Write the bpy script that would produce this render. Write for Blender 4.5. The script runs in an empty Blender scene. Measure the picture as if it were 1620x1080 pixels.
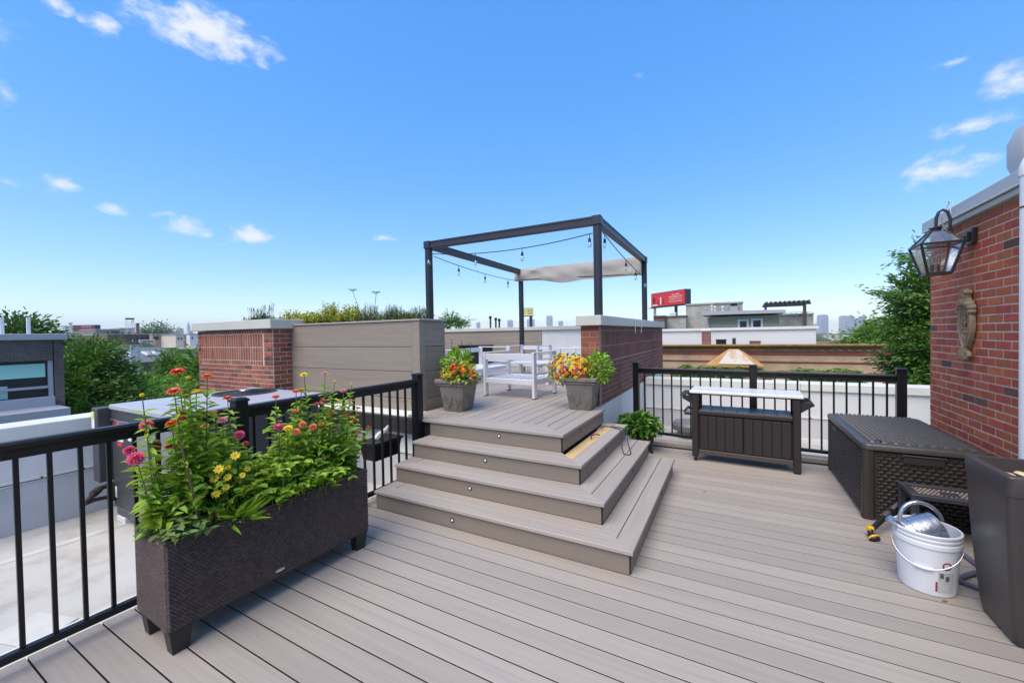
import bpy, math, random
from mathutils import Vector, Matrix
random.seed(7)
PI = math.pi
R = math.radians
SC = bpy.context.scene
COL = SC.collection

# ------------------------------------------------------------------ camera
CAM_F, CAM_H = 636.2, 1.6                     # focal length in photo pixels (1620 wide), eye height
PITCH, YAW, ROLL = R(-1.027), R(28.718), R(-1.036)
_s, _c = math.sin(YAW), math.cos(YAW)
_Fh, _R0, _Z = Vector((-_s, _c, 0)), Vector((_c, _s, 0)), Vector((0, 0, 1))
FW = math.cos(PITCH) * _Fh + math.sin(PITCH) * _Z
_U = -math.sin(PITCH) * _Fh + math.cos(PITCH) * _Z
RC = math.cos(ROLL) * _R0 + math.sin(ROLL) * _U
UC = math.cos(ROLL) * _U - math.sin(ROLL) * _R0
EYE = Vector((0, 0, CAM_H))
cam = bpy.data.cameras.new('camera')
cam.sensor_width = 36.0
cam.lens = 36.0 * CAM_F / 1620.0
cam.clip_start, cam.clip_end = 0.05, 20000
camo = bpy.data.objects.new('camera', cam)
COL.objects.link(camo)
camo.matrix_world = Matrix.Translation(EYE) @ Matrix((RC, UC, -FW)).transposed().to_4x4()
SC.camera = camo


def ray(u, v):
    return FW + RC * ((u - 810) / CAM_F) - UC * ((v - 540) / CAM_F)


def at(u, v, X=None, Y=None, Z=None, D=None):
    """a point of the photograph, placed on the plane or at the distance where the thing stands"""
    d = ray(u, v)
    if X is not None: k = X / d.x
    elif Y is not None: k = Y / d.y
    elif Z is not None: k = (Z - CAM_H) / d.z
    else: k = D
    return EYE + d * k


# ------------------------------------------------------------------ world, sun, exposure
SUN_EL, SUN_ROT = R(58), R(188)
w = bpy.data.worlds.new('World')
SC.world = w
w.use_nodes = True


def build_world():
    nt = w.node_tree
    N, L = nt.nodes, nt.links
    bg = N['Background']
    bg.inputs[1].default_value = 0.11
    sky = N.new('ShaderNodeTexSky')
    sky.sky_type = 'NISHITA'
    sky.sun_disc = False
    sky.sun_elevation, sky.sun_rotation = SUN_EL, SUN_ROT
    sky.altitude = 200
    sky.air_density, sky.dust_density, sky.ozone_density = 1.0, 0.0, 6.0
    tc = N.new('ShaderNodeTexCoord')
    rnd = random.Random(3)
    # small fair-weather clouds: (direction, half width, half height, softness) ; those in view, then an added bank out of view
    clouds = []
    for u, v, wpx, hpx, dens in ((328, 52, 112, 42, 1.0), (163, 40, 30, 20, .8), (92, 5, 26, 16, .8), (8, 150, 22, 20, .8),
                                 (14, 287, 26, 18, .6), (92, 290, 30, 18, .7), (185, 330, 26, 12, .6), (245, 338, 32, 10, .55),
                                 (293, 361, 36, 18, .85), (396, 371, 38, 18, 1.0), (612, 375, 26, 9, .6), (495, 352, 18, 9, .3),
                                 (1495, 268, 64, 28, 1.0), (1530, 202, 58, 22, .62), (1605, 120, 48, 34, .65), (1495, 101, 40, 9, .5),
                                 (1560, 266, 30, 18, .45), (1010, 120, 14, 8, .25), (350, 383, 12, 6, .4)):
        d = ray(u, v)
        n = d.length
        clouds.append((d.normalized(), 1.12 * wpx / CAM_F / n, 1.12 * hpx / CAM_F / n, dens))
    for i in range(15):                         # cloud bank added out of view, overhead and behind, to whiten and soften the light
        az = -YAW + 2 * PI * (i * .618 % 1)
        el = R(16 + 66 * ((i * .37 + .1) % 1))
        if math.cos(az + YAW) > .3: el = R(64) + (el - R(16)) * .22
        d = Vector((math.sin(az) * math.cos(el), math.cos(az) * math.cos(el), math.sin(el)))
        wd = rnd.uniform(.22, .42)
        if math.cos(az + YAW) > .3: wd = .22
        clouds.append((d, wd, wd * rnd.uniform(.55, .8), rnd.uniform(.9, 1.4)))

    def vm(op, a, b=None):
        n = N.new('ShaderNodeVectorMath'); n.operation = op
        L.new(a, n.inputs[0])
        if b is not None:
            if hasattr(b, 'links'): L.new(b, n.inputs[1])
            else: n.inputs[1].default_value = b
        return n

    def mt(op, a, b=None, c=None, clamp=False):
        n = N.new('ShaderNodeMath'); n.operation = op; n.use_clamp = clamp
        for i, q in enumerate((a, b, c)):
            if q is None: continue
            if hasattr(q, 'links'): L.new(q, n.inputs[i])
            else: n.inputs[i].default_value = q
        return n.outputs[0]
    D = tc.outputs['Generated']
    warp = N.new('ShaderNodeTexNoise'); warp.inputs['Scale'].default_value = 9; warp.inputs['Detail'].default_value = 3
    L.new(D, warp.inputs['Vector'])
    wv = vm('SUBTRACT', warp.outputs['Color'], (.5, .5, .5))
    wv2 = N.new('ShaderNodeVectorMath'); wv2.operation = 'SCALE'; wv2.inputs['Scale'].default_value = .03
    L.new(wv.outputs[0], wv2.inputs[0])
    DW = vm('ADD', D, wv2.outputs[0]).outputs[0]
    total = None
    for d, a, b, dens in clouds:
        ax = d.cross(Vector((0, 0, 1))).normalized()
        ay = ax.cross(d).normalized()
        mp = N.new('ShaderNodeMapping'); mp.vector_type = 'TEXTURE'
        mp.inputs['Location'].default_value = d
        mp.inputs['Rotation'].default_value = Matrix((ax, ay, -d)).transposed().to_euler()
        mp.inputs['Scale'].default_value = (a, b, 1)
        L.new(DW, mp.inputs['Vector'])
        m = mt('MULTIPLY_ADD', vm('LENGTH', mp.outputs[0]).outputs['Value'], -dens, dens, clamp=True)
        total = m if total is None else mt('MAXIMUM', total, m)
    nz = N.new('ShaderNodeTexNoise'); nz.inputs['Scale'].default_value = 20; nz.inputs['Detail'].default_value = 8; nz.inputs['Roughness'].default_value = .6
    sq = vm('MULTIPLY', D, (1, 1, 1.9))
    L.new(sq.outputs[0], nz.inputs['Vector'])
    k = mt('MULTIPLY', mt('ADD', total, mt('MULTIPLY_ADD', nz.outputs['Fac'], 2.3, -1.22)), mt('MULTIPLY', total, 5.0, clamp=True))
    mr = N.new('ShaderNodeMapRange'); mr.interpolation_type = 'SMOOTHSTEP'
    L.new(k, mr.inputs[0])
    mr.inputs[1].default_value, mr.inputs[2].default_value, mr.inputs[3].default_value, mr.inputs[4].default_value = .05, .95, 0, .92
    mix = N.new('ShaderNodeMixRGB')
    gm = N.new('ShaderNodeGamma'); gm.inputs[1].default_value = .45
    L.new(sky.outputs[0], gm.inputs[0])
    hs = N.new('ShaderNodeHueSaturation'); hs.inputs['Hue'].default_value = .513; hs.inputs['Saturation'].default_value = 1.93; hs.inputs['Value'].default_value = 2.35
    L.new(gm.outputs[0], hs.inputs['Color'])
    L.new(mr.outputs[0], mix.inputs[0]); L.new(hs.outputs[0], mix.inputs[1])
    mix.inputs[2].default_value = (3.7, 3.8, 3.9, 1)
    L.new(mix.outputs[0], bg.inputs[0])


build_world()
sun = bpy.data.lights.new('sun', 'SUN')
sun.energy, sun.angle, sun.color = 2.05, R(50), (1.0, .90, .77)
suno = bpy.data.objects.new('sun', sun)
COL.objects.link(suno)
_sd = Vector((math.sin(SUN_ROT) * math.cos(SUN_EL), math.cos(SUN_ROT) * math.cos(SUN_EL), math.sin(SUN_EL)))
suno.rotation_euler = _sd.to_track_quat('Z', 'Y').to_euler()
suno.location = (0, 0, 30)
SC.view_settings.view_transform = 'Standard'
SC.view_settings.look = 'None'
SC.view_settings.gamma = 1
SC.view_settings.use_curve_mapping = False
SC.view_settings.exposure = 1.2
SC.cycles.max_bounces = 8
SC.cycles.transparent_max_bounces = 16
SC.cycles.volume_bounces = 0


# ------------------------------------------------------------------ materials
MATS = {}


def S(r, g, b):
    """sRGB 0-255 to linear"""
    return tuple(((x / 255) / 12.92 if x / 255 <= .04045 else ((x / 255 + .055) / 1.055) ** 2.4) for x in (r, g, b))


def mat(name, col, rough=.6, metal=0.0, var=.12, vscale=6.0, stretch=(1, 1, 1), bump=0.0, bscale=60.0, rand=0.0, dirt=None, dscale=2.0,
        damt=.5, coat=0.0, island=0.0, trans=0.0, spec=.5, alpha=None, detail=4, hue=0.0):
    """procedural surface: base colour, noise variation, optional per-object and per-leaf variation, stains, fine relief"""
    if name in MATS: return MATS[name]
    m = bpy.data.materials.new(name)
    m.use_nodes = True
    nt = m.node_tree
    N, L = nt.nodes, nt.links
    P = N['Principled BSDF']
    tc = N.new('ShaderNodeTexCoord')
    oi = N.new('ShaderNodeObjectInfo')
    mp = N.new('ShaderNodeMapping')
    mp.inputs['Scale'].default_value = stretch
    L.new(tc.outputs['Object'], mp.inputs['Vector'])
    off = N.new('ShaderNodeVectorMath'); off.operation = 'MULTIPLY_ADD'
    L.new(oi.outputs['Random'], off.inputs[0]); off.inputs[1].default_value = (37, 71, 53)
    L.new(mp.outputs[0], off.inputs[2])
    vec = off.outputs[0]
    nz = N.new('ShaderNodeTexNoise')
    nz.inputs['Scale'].default_value = vscale; nz.inputs['Detail'].default_value = detail; nz.inputs['Roughness'].default_value = .6
    L.new(vec, nz.inputs['Vector'])
    val = N.new('ShaderNodeMath'); val.operation = 'MULTIPLY_ADD'
    L.new(nz.outputs['Fac'], val.inputs[0]); val.inputs[1].default_value = 2 * var; val.inputs[2].default_value = 1 - var
    last = val.outputs[0]
    for src, amt in ((oi.outputs['Random'], rand), (None, island)):
        if amt <= 0: continue
        if src is None:
            g = N.new('ShaderNodeNewGeometry'); src = g.outputs['Random Per Island']
        a = N.new('ShaderNodeMath'); a.operation = 'MULTIPLY_ADD'
        L.new(src, a.inputs[0]); a.inputs[1].default_value = 2 * amt; a.inputs[2].default_value = 1 - amt
        b = N.new('ShaderNodeMath'); b.operation = 'MULTIPLY'
        L.new(last, b.inputs[0]); L.new(a.outputs[0], b.inputs[1]); last = b.outputs[0]
    hsv = N.new('ShaderNodeHueSaturation')
    hsv.inputs['Color'].default_value = (*col, 1)
    L.new(last, hsv.inputs['Value'])
    if hue > 0:
        g = N.new('ShaderNodeNewGeometry')
        h1 = N.new('ShaderNodeTexWhiteNoise'); h1.noise_dimensions = '1D'
        L.new(g.outputs['Random Per Island'] if island > 0 else oi.outputs['Random'], h1.inputs['W'])
        h2 = N.new('ShaderNodeMath'); h2.operation = 'MULTIPLY_ADD'
        L.new(h1.outputs['Value'], h2.inputs[0]); h2.inputs[1].default_value = 2 * hue; h2.inputs[2].default_value = .5 - hue
        L.new(h2.outputs[0], hsv.inputs['Hue'])
    out = hsv.outputs[0]
    if dirt:
        dn = N.new('ShaderNodeTexNoise'); dn.inputs['Scale'].default_value = dscale; dn.inputs['Detail'].default_value = 6; dn.inputs['Roughness'].default_value = .65
        L.new(vec, dn.inputs['Vector'])
        dr = N.new('ShaderNodeMapRange'); dr.inputs[1].default_value = .48; dr.inputs[2].default_value = .72; dr.inputs[4].default_value = damt
        L.new(dn.outputs['Fac'], dr.inputs[0])
        mx = N.new('ShaderNodeMixRGB'); mx.inputs[2].default_value = (*dirt, 1)
        L.new(dr.outputs[0], mx.inputs[0]); L.new(out, mx.inputs[1]); out = mx.outputs[0]
    L.new(out, P.inputs['Base Color'])
    P.inputs['Metallic'].default_value = metal
    P.inputs['Specular IOR Level'].default_value = spec
    rr = N.new('ShaderNodeMath'); rr.operation = 'MULTIPLY_ADD'; rr.use_clamp = True
    L.new(nz.outputs['Fac'], rr.inputs[0]); rr.inputs[1].default_value = .16; rr.inputs[2].default_value = rough - .08
    L.new(rr.outputs[0], P.inputs['Roughness'])
    if coat: P.inputs['Coat Weight'].default_value = coat
    if bump > 0:
        bn = N.new('ShaderNodeTexNoise'); bn.inputs['Scale'].default_value = bscale; bn.inputs['Detail'].default_value = 5
        L.new(vec, bn.inputs['Vector'])
        bp = N.new('ShaderNodeBump'); bp.inputs['Strength'].default_value = bump; bp.inputs['Distance'].default_value = .01
        L.new(bn.outputs['Fac'], bp.inputs['Height']); L.new(bp.outputs[0], P.inputs['Normal'])
    if trans > 0:
        tr = N.new('ShaderNodeBsdfTranslucent')
        L.new(out, tr.inputs['Color'])
        ms = N.new('ShaderNodeMixShader'); ms.inputs[0].default_value = trans
        L.new(P.outputs[0], ms.inputs[1]); L.new(tr.outputs[0], ms.inputs[2])
        L.new(ms.outputs[0], N['Material Output'].inputs['Surface'])
    MATS[name] = m
    return m


def glass(name, tint=(1, 1, 1), rough=.02, clear=.85):
    if name in MATS: return MATS[name]
    m = bpy.data.materials.new(name); m.use_nodes = True
    N, L = m.node_tree.nodes, m.node_tree.links
    g = N.new('ShaderNodeBsdfGlossy'); g.inputs['Roughness'].default_value = rough
    t = N.new('ShaderNodeBsdfTransparent'); t.inputs['Color'].default_value = (*tint, 1)
    f = N.new('ShaderNodeFresnel'); f.inputs['IOR'].default_value = 1.5
    a = N.new('ShaderNodeMath'); a.operation = 'MULTIPLY_ADD'; a.inputs[1].default_value = clear; a.inputs[2].default_value = 1 - clear; a.use_clamp = True
    L.new(f.outputs[0], a.inputs[0])
    x = N.new('ShaderNodeMixShader'); L.new(a.outputs[0], x.inputs[0]); L.new(t.outputs[0], x.inputs[1]); L.new(g.outputs[0], x.inputs[2])
    L.new(x.outputs[0], N['Material Output'].inputs['Surface'])
    MATS[name] = m
    return m


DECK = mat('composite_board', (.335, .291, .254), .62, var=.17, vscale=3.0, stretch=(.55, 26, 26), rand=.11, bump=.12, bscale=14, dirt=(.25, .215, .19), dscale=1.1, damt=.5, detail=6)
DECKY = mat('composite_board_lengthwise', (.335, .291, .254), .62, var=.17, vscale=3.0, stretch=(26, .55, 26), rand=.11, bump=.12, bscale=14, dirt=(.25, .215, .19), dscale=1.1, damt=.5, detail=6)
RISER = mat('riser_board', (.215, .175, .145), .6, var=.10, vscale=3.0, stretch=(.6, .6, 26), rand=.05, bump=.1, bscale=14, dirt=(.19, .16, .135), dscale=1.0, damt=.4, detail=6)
CLAD = mat('cladding_board', (.275, .225, .180), .62, var=.26, vscale=2.4, stretch=(.7, .7, 24), rand=.06, bump=.12, bscale=12, dirt=(.17, .145, .125), dscale=.9, damt=.5, detail=6)
GAPCORE = mat('gap_shade_core', (.030, .024, .020), .9, var=.2)  # uncapped board edge, its colour darkened to paint the shade between boards
UNDER = mat('dark_substructure', (.02, .018, .016), .9)
BLACK = mat('black_powder_coat', (.010, .010, .011), .34, var=.1, vscale=20, spec=.35, bump=.03, bscale=220)
PERG = mat('charcoal_aluminium', (.022, .023, .036), .42, var=.12, vscale=10, bump=.02, bscale=150)
WHITE = mat('white_coping_metal', (.68, .68, .63), .5, var=.05, vscale=3, dirt=(.5, .48, .42), dscale=1.6, damt=.35)
MEMB = mat('white_roof_membrane', (.66, .66, .66), .75, var=.06, vscale=2, bump=.25, bscale=3, dirt=(.42, .40, .36), dscale=.8, damt=.45)
ROOFM = mat('dirty_roof_membrane', (.47, .455, .43), .85, var=.16, vscale=1.2, bump=.4, bscale=5, dirt=(.28, .235, .18), dscale=1.6, damt=.8, detail=8)
SKIRT = mat('membrane_skirt', (.50, .50, .52), .7, var=.12, vscale=1.6, bump=.35, bscale=3, dirt=(.36, .35, .35), dscale=1.4, damt=.6)
CAPM = mat('grey_coping', (.52, .51, .46), .5, var=.06, vscale=4, dirt=(.40, .38, .34), dscale=2, damt=.4)
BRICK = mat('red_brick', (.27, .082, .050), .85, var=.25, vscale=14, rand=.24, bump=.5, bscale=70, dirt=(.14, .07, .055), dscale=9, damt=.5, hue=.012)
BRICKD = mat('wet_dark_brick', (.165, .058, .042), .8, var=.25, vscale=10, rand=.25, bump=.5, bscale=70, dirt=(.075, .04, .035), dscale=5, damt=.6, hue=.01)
BRICKW = mat('wall_brick', (.42, .092, .040), .82, var=.2, vscale=14, rand=.17, bump=.5, bscale=80, dirt=(.16, .04, .03), dscale=9, damt=.5, hue=.012)
BRICKB = mat('burnt_brick', (.125, .050, .038), .85, var=.25, vscale=14, rand=.25, bump=.5, bscale=80)
MORTAR = mat('mortar', (.54, .47, .385), .95, var=.15, vscale=30, bump=.3, bscale=120, dirt=(.40, .34, .28), dscale=3, damt=.5)
MORTD = mat('stained_mortar', (.33, .24, .19), .95, var=.25, vscale=12, bump=.6, bscale=120)


# ------------------------------------------------------------------ mesh building
class MB:
    def __init__(s):
        s.v, s.f, s.m, s.cur = [], [], [], 0

    def add(s, vs, fs):
        o = len(s.v)
        s.v += [tuple(p) for p in vs]
        for f in fs:
            s.f.append(tuple(i + o for i in f)); s.m.append(s.cur)

    def box(s, x0, x1, y0, y1, z0, z1, c=0.0, T=None, side=None):
        """box with chamfered edges"""
        if c <= 0:
            vs = [(x, y, z) for z in (z0, z1) for y in (y0, y1) for x in (x0, x1)]
            fs = [(0, 2, 3, 1), (4, 5, 7, 6), (0, 1, 5, 4), (2, 6, 7, 3), (0, 4, 6, 2), (1, 3, 7, 5)]
        else:
            vs, ix = [], {}
            lo, hi = (x0, y0, z0), (x1, y1, z1)
            for a in (0, 1):
                for b in (0, 1):
                    for d in (0, 1):
                        sg = (a, b, d)
                        for ax in range(3):
                            p = [(hi[k] if sg[k] else lo[k]) if k == ax else (hi[k] - c if sg[k] else lo[k] + c) for k in range(3)]
                            ix[sg, ax] = len(vs); vs.append(tuple(p))
            fs = []
            for ax in range(3):
                o1, o2 = [k for k in range(3) if k != ax]
                for sd in (0, 1):
                    q = []
                    for (p, r) in ((0, 0), (1, 0), (1, 1), (0, 1)):
                        sg = [0, 0, 0]; sg[ax] = sd; sg[o1] = p; sg[o2] = r
                        q.append(ix[tuple(sg), ax])
                    fs.append(tuple(q))
            for ax in range(3):          # edge chamfers along axis ax
                o1, o2 = [k for k in range(3) if k != ax]
                for p in (0, 1):
                    for r in (0, 1):
                        q = []
                        for t, face in ((0, o1), (0, o2), (1, o2), (1, o1)):
                            sg = [0, 0, 0]; sg[ax] = t; sg[o1] = p; sg[o2] = r
                            q.append(ix[tuple(sg), face])
                        fs.append(tuple(q))
            for a in (0, 1):
                for b in (0, 1):
                    for d in (0, 1):
                        fs.append(tuple(ix[(a, b, d), k] for k in range(3)))
        if T is not None: vs = [T @ Vector(p) for p in vs]
        s.add(vs, fs)
        if side is not None:                     # core on the two long sides, coloured dark as gap shade
            k0 = len(s.m) - len(fs)
            s.m[k0 + 2 * side] = s.m[k0 + 2 * side + 1] = 1
        return s

    def prism(s, poly, z0, z1, c=0.0, T=None):
        """vertical prism over a convex polygon, top edge chamfered by c"""
        n = len(poly)
        cx = sum(p[0] for p in poly) / n; cy = sum(p[1] for p in poly) / n

        def inset(d):
            out = []
            for i in range(n):
                a, b, e = Vector(poly[i - 1][:2]), Vector(poly[i][:2]), Vector(poly[(i + 1) % n][:2])
                d1, d2 = (b - a).normalized(), (e - b).normalized()
                n1, n2 = Vector((-d1.y, d1.x)), Vector((-d2.y, d2.x))
                if n1.dot(Vector((cx, cy)) - b) < 0: n1 = -n1
                if n2.dot(Vector((cx, cy)) - b) < 0: n2 = -n2
                k = 1 + n1.dot(n2)
                out.append(b + (n1 + n2) * (d / max(k, .2)))
            return out
        rings = [[(p[0], p[1], z0) for p in poly]]
        if c > 0:
            rings.append([(p[0], p[1], z1 - c) for p in poly]); rings.append([(p[0], p[1], z1) for p in inset(c)])
        else:
            rings.append([(p[0], p[1], z1) for p in poly])
        s.loft(rings, T=T)
        return s

    def loft(s, rings, caps=True, T=None, closed=True):
        n = len(rings[0])
        vs = [p for r in rings for p in r]
        if T is not None: vs = [T @ Vector(p) for p in vs]
        fs = []
        for k in range(len(rings) - 1):
            for i in range(n if closed else n - 1):
                j = (i + 1) % n
                fs.append((k * n + i, k * n + j, (k + 1) * n + j, (k + 1) * n + i))
        if caps:
            fs.append(tuple(range(n - 1, -1, -1))); fs.append(tuple(range((len(rings) - 1) * n, len(rings) * n)))
        s.add(vs, fs)
        return s

    def tube(s, path, rad, n=8, caps=True, T=None):
        path = [Vector(p) for p in path]
        rads = rad if isinstance(rad, (list, tuple)) else [rad] * len(path)
        rings = []
        t0 = (path[1] - path[0]).normalized()
        a = t0.orthogonal().normalized()
        for i, p in enumerate(path):
            t = (path[min(i + 1, len(path) - 1)] - path[max(i - 1, 0)]).normalized()
            a = (a - t * a.dot(t))
            a = a.normalized() if a.length > 1e-6 else t.orthogonal().normalized()
            b = t.cross(a)
            rings.append([p + (a * math.cos(2 * PI * k / n) + b * math.sin(2 * PI * k / n)) * rads[i] for k in range(n)])
        s.loft(rings, caps, T)
        return s

    def lathe(s, prof, n=24, T=None, caps=True):
        rings = [[(r * math.cos(2 * PI * k / n), r * math.sin(2 * PI * k / n), z) for k in range(n)] for r, z in prof]
        s.loft(rings, caps, T)
        return s

    def bar(s, a, b, wx, wz, c=0.0, up=(0, 0, 1)):
        """a rectangular bar from a to b"""
        a, b = Vector(a), Vector(b)
        d = b - a
        y = d.normalized()
        x = y.cross(Vector(up))
        x = x.normalized() if x.length > 1e-6 else Vector((1, 0, 0))
        z = x.cross(y)
        T = Matrix.Translation(a) @ Matrix((x, y, z)).transposed().to_4x4()
        return s.box(-wx / 2, wx / 2, 0, d.length, -wz / 2, wz / 2, c, T)

    def leaf(s, p, d, up, ln, wd, fold=.25, curl=.15):
        p, d, up = Vector(p), Vector(d).normalized(), Vector(up)
        x = d.cross(up)
        x = x.normalized() if x.length > 1e-4 else d.orthogonal().normalized()
        z = x.cross(d)
        f = z * (wd * fold)
        a1, a2 = p + d * ln * .33, p + d * ln * .70 - z * ln * curl * .5
        tip = p + d * ln - z * ln * curl
        s.add([p, a1 + x * wd * .5 + f, a2 + x * wd * .38 + f, tip, a2 - x * wd * .38 + f, a1 - x * wd * .5 + f], [(0, 1, 2, 3), (0, 3, 4, 5)])

    def mesh(s, name, mats, smooth=False):
        me = bpy.data.meshes.new(name)
        me.from_pydata(s.v, [], s.f)
        mats = mats if isinstance(mats, (list, tuple)) else [mats]
        for m in mats: me.materials.append(m)
        if len(mats) > 1: me.polygons.foreach_set('material_index', s.m)
        me.validate()
        if smooth:
            me.polygons.foreach_set('use_smooth', [True] * len(me.polygons))
            me.set_sharp_from_angle(angle=R(38))
        me.update()
        return me

    def build(s, name, mats, parent=None, smooth=False, loc=None, rot=None, world=False):
        """link as ONE object; world=True: coordinates are world coordinates though it has a parent"""
        if world and parent is not None:
            inv = parent.matrix_basis.inverted()
            if parent.parent is not None: inv = inv @ parent.parent.matrix_basis.inverted()
            s.v = [tuple(inv @ Vector(p)) for p in s.v]
        return put(name, s.mesh(name, mats, smooth), parent, loc, rot)


def put(name, me, parent=None, loc=None, rot=None):
    o = bpy.data.objects.new(name, me)
    COL.objects.link(o)
    if parent is not None: o.parent = parent
    if loc is not None: o.location = loc
    if rot is not None: o.rotation_euler = rot
    return o


def tag(o, label, cat, group=None, kind=None):
    o['label'] = label; o['category'] = cat
    if group: o['group'] = group
    if kind: o['kind'] = kind
    return o


def thing(name, label, cat, loc=(0, 0, 0), rz=0.0, group=None):
    o = bpy.data.objects.new(name, None)
    COL.objects.link(o)
    o.empty_display_size = .1
    o.location = loc; o.rotation_euler = (0, 0, rz)
    o.matrix_basis = Matrix.Translation(loc) @ Matrix.Rotation(rz, 4, 'Z')
    return tag(o, label, cat, group)


def struct(o): o['kind'] = 'structure'; return o


def stuff(o): o['kind'] = 'stuff'; return o


def text(name, body, size, material, parent, T, extrude=.0005, align='CENTER', shear=0.0):
    cu = bpy.data.curves.new(name, 'FONT')
    cu.body = body; cu.size = size; cu.extrude = extrude; cu.align_x = align; cu.align_y = 'CENTER'; cu.shear = shear
    cu.materials.append(material)
    tmp = bpy.data.objects.new('tmp_text', cu)
    COL.objects.link(tmp)
    bpy.context.view_layer.update()
    me = bpy.data.meshes.new_from_object(tmp.evaluated_get(bpy.context.evaluated_depsgraph_get()))
    bpy.data.objects.remove(tmp)
    me.materials.clear(); me.materials.append(material)
    o = put(name, me, parent)
    o.matrix_basis = T
    return o


def face_T(p, x, y):
    x, y = Vector(x).normalized(), Vector(y).normalized()
    z = x.cross(y)
    return Matrix.Translation(Vector(p)) @ Matrix((x, y, z)).transposed().to_4x4()



# ================================================================== THE SETTING
# ground far below, level with the skyline of the photograph
n_up = (UC - FW * (13 / CAM_F)).normalized()
g_x = RC.normalized(); g_y = n_up.cross(g_x)
GROUND_DROP = 13.0


def gpoint(x, y, h=0.0):
    """x right, y ahead, metres above street level"""
    return EYE + g_x * x + g_y * y + n_up * (h - GROUND_DROP)


def build_ground():
    b = MB()
    rings = []
    for r in (60, 200, 600, 1500, 3000, 4500):
        rings.append([gpoint(r * math.cos(2 * PI * k / 48), r * math.sin(2 * PI * k / 48)) for k in range(48)])
    b.loft(rings, caps=False)
    b.add(rings[0], [tuple(range(48))])
    m = mat('city_ground', (.10, .105, .085), .95, var=.4, vscale=.05, dirt=(.05, .085, .035), dscale=.02, damt=.9)
    struct(b.build('ground', m))


build_ground()

# ---- main deck
PITCHB, BW = .139, .1318
XL, XR = -3.17, 1.76
b = MB(); b.box(XL + .02, XR, -1.2, 5.93, -.16, -.032)
deck = struct(b.build('deck_floor', UNDER))
_bm = MB().box(-(XR - XL) / 2, (XR - XL) / 2, -BW / 2, BW / 2, -.026, 0, .0015, side=1).mesh('board', [DECK, GAPCORE])
k = -16
while 1.126 + PITCHB * k < 5.80:
    y = 1.126 + PITCHB * k + PITCHB / 2
    put('board', _bm, deck, ((XL + XR) / 2, y, 0)); k += 1
MB().box(-1.34, XR, 5.972, 6.13, -.03, .040, .004).build('border_board', DECK, deck)
MB().box(-1.34, XR, 5.945, 5.968, -.03, -.012, .002).build('border_board', UNDER, deck)
MB().box(-3.36, XL - .006, -1.2, 3.5, -.10, -.016, .004).build('edge_trim', WHITE, deck)

# ---- raised platform
RZ, TR = .1682, .2612
PZ = RZ * 4
SX, SY = -.578, 2.637                     # outer corner of the lowest tread
TX, TY = SX - 3 * TR, SY + 3 * TR         # outer corner of the platform
XS, YS = -2.939, 4.815                    # left end and far end of the stairs
PL = -3.375
b = MB(); b.box(-8.0, -1.76, TY + .06, 10.2, PZ - .2, PZ - .03)
b.box(PL, TX - .04, TY + .05, 4.80, PZ - .2, PZ - .031)
plat = struct(b.build('raised_platform', UNDER))
TH = .026
FB = [(XS - .20, TY), (TX, TY), (TX - .135, TY + .135), (XS - .20, TY + .135)]
MB().prism([(p[0], p[1]) for p in FB], PZ - TH, PZ, .003).build('border_board', DECK, plat)
MB().prism([(XS - .43, TY + .140), (TX - .140, TY + .140), (TX - .275, TY + .275), (XS - .43, TY + .275)], PZ - TH, PZ, .003).build('border_board', DECK, plat)
MB().prism([(TX, TY), (TX, YS), (TX - .135, YS), (TX - .135, TY + .135)], PZ - TH, PZ, .003).build('border_board', DECKY, plat)
x = TX - .140
k = 0
while x - BW > -8.0:
    x1 = x; x0 = x - BW
    ya = TY + .28 if x0 > PL + .02 else 4.40
    yb = 10.1
    if x1 > -1.76: yb = 4.86
    if k == 0:
        MB().prism([(x1, TY + .140 + .005), (x1, yb), (x0, yb), (x0, TY + .28)], PZ - TH, PZ, .003).build('board', DECKY, plat)
    else:
        MB().box(x0, x1, ya, yb, PZ - TH, PZ, .0015, side=0).build('board', [DECKY, GAPCORE], plat)
    x -= PITCHB; k += 1

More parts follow.
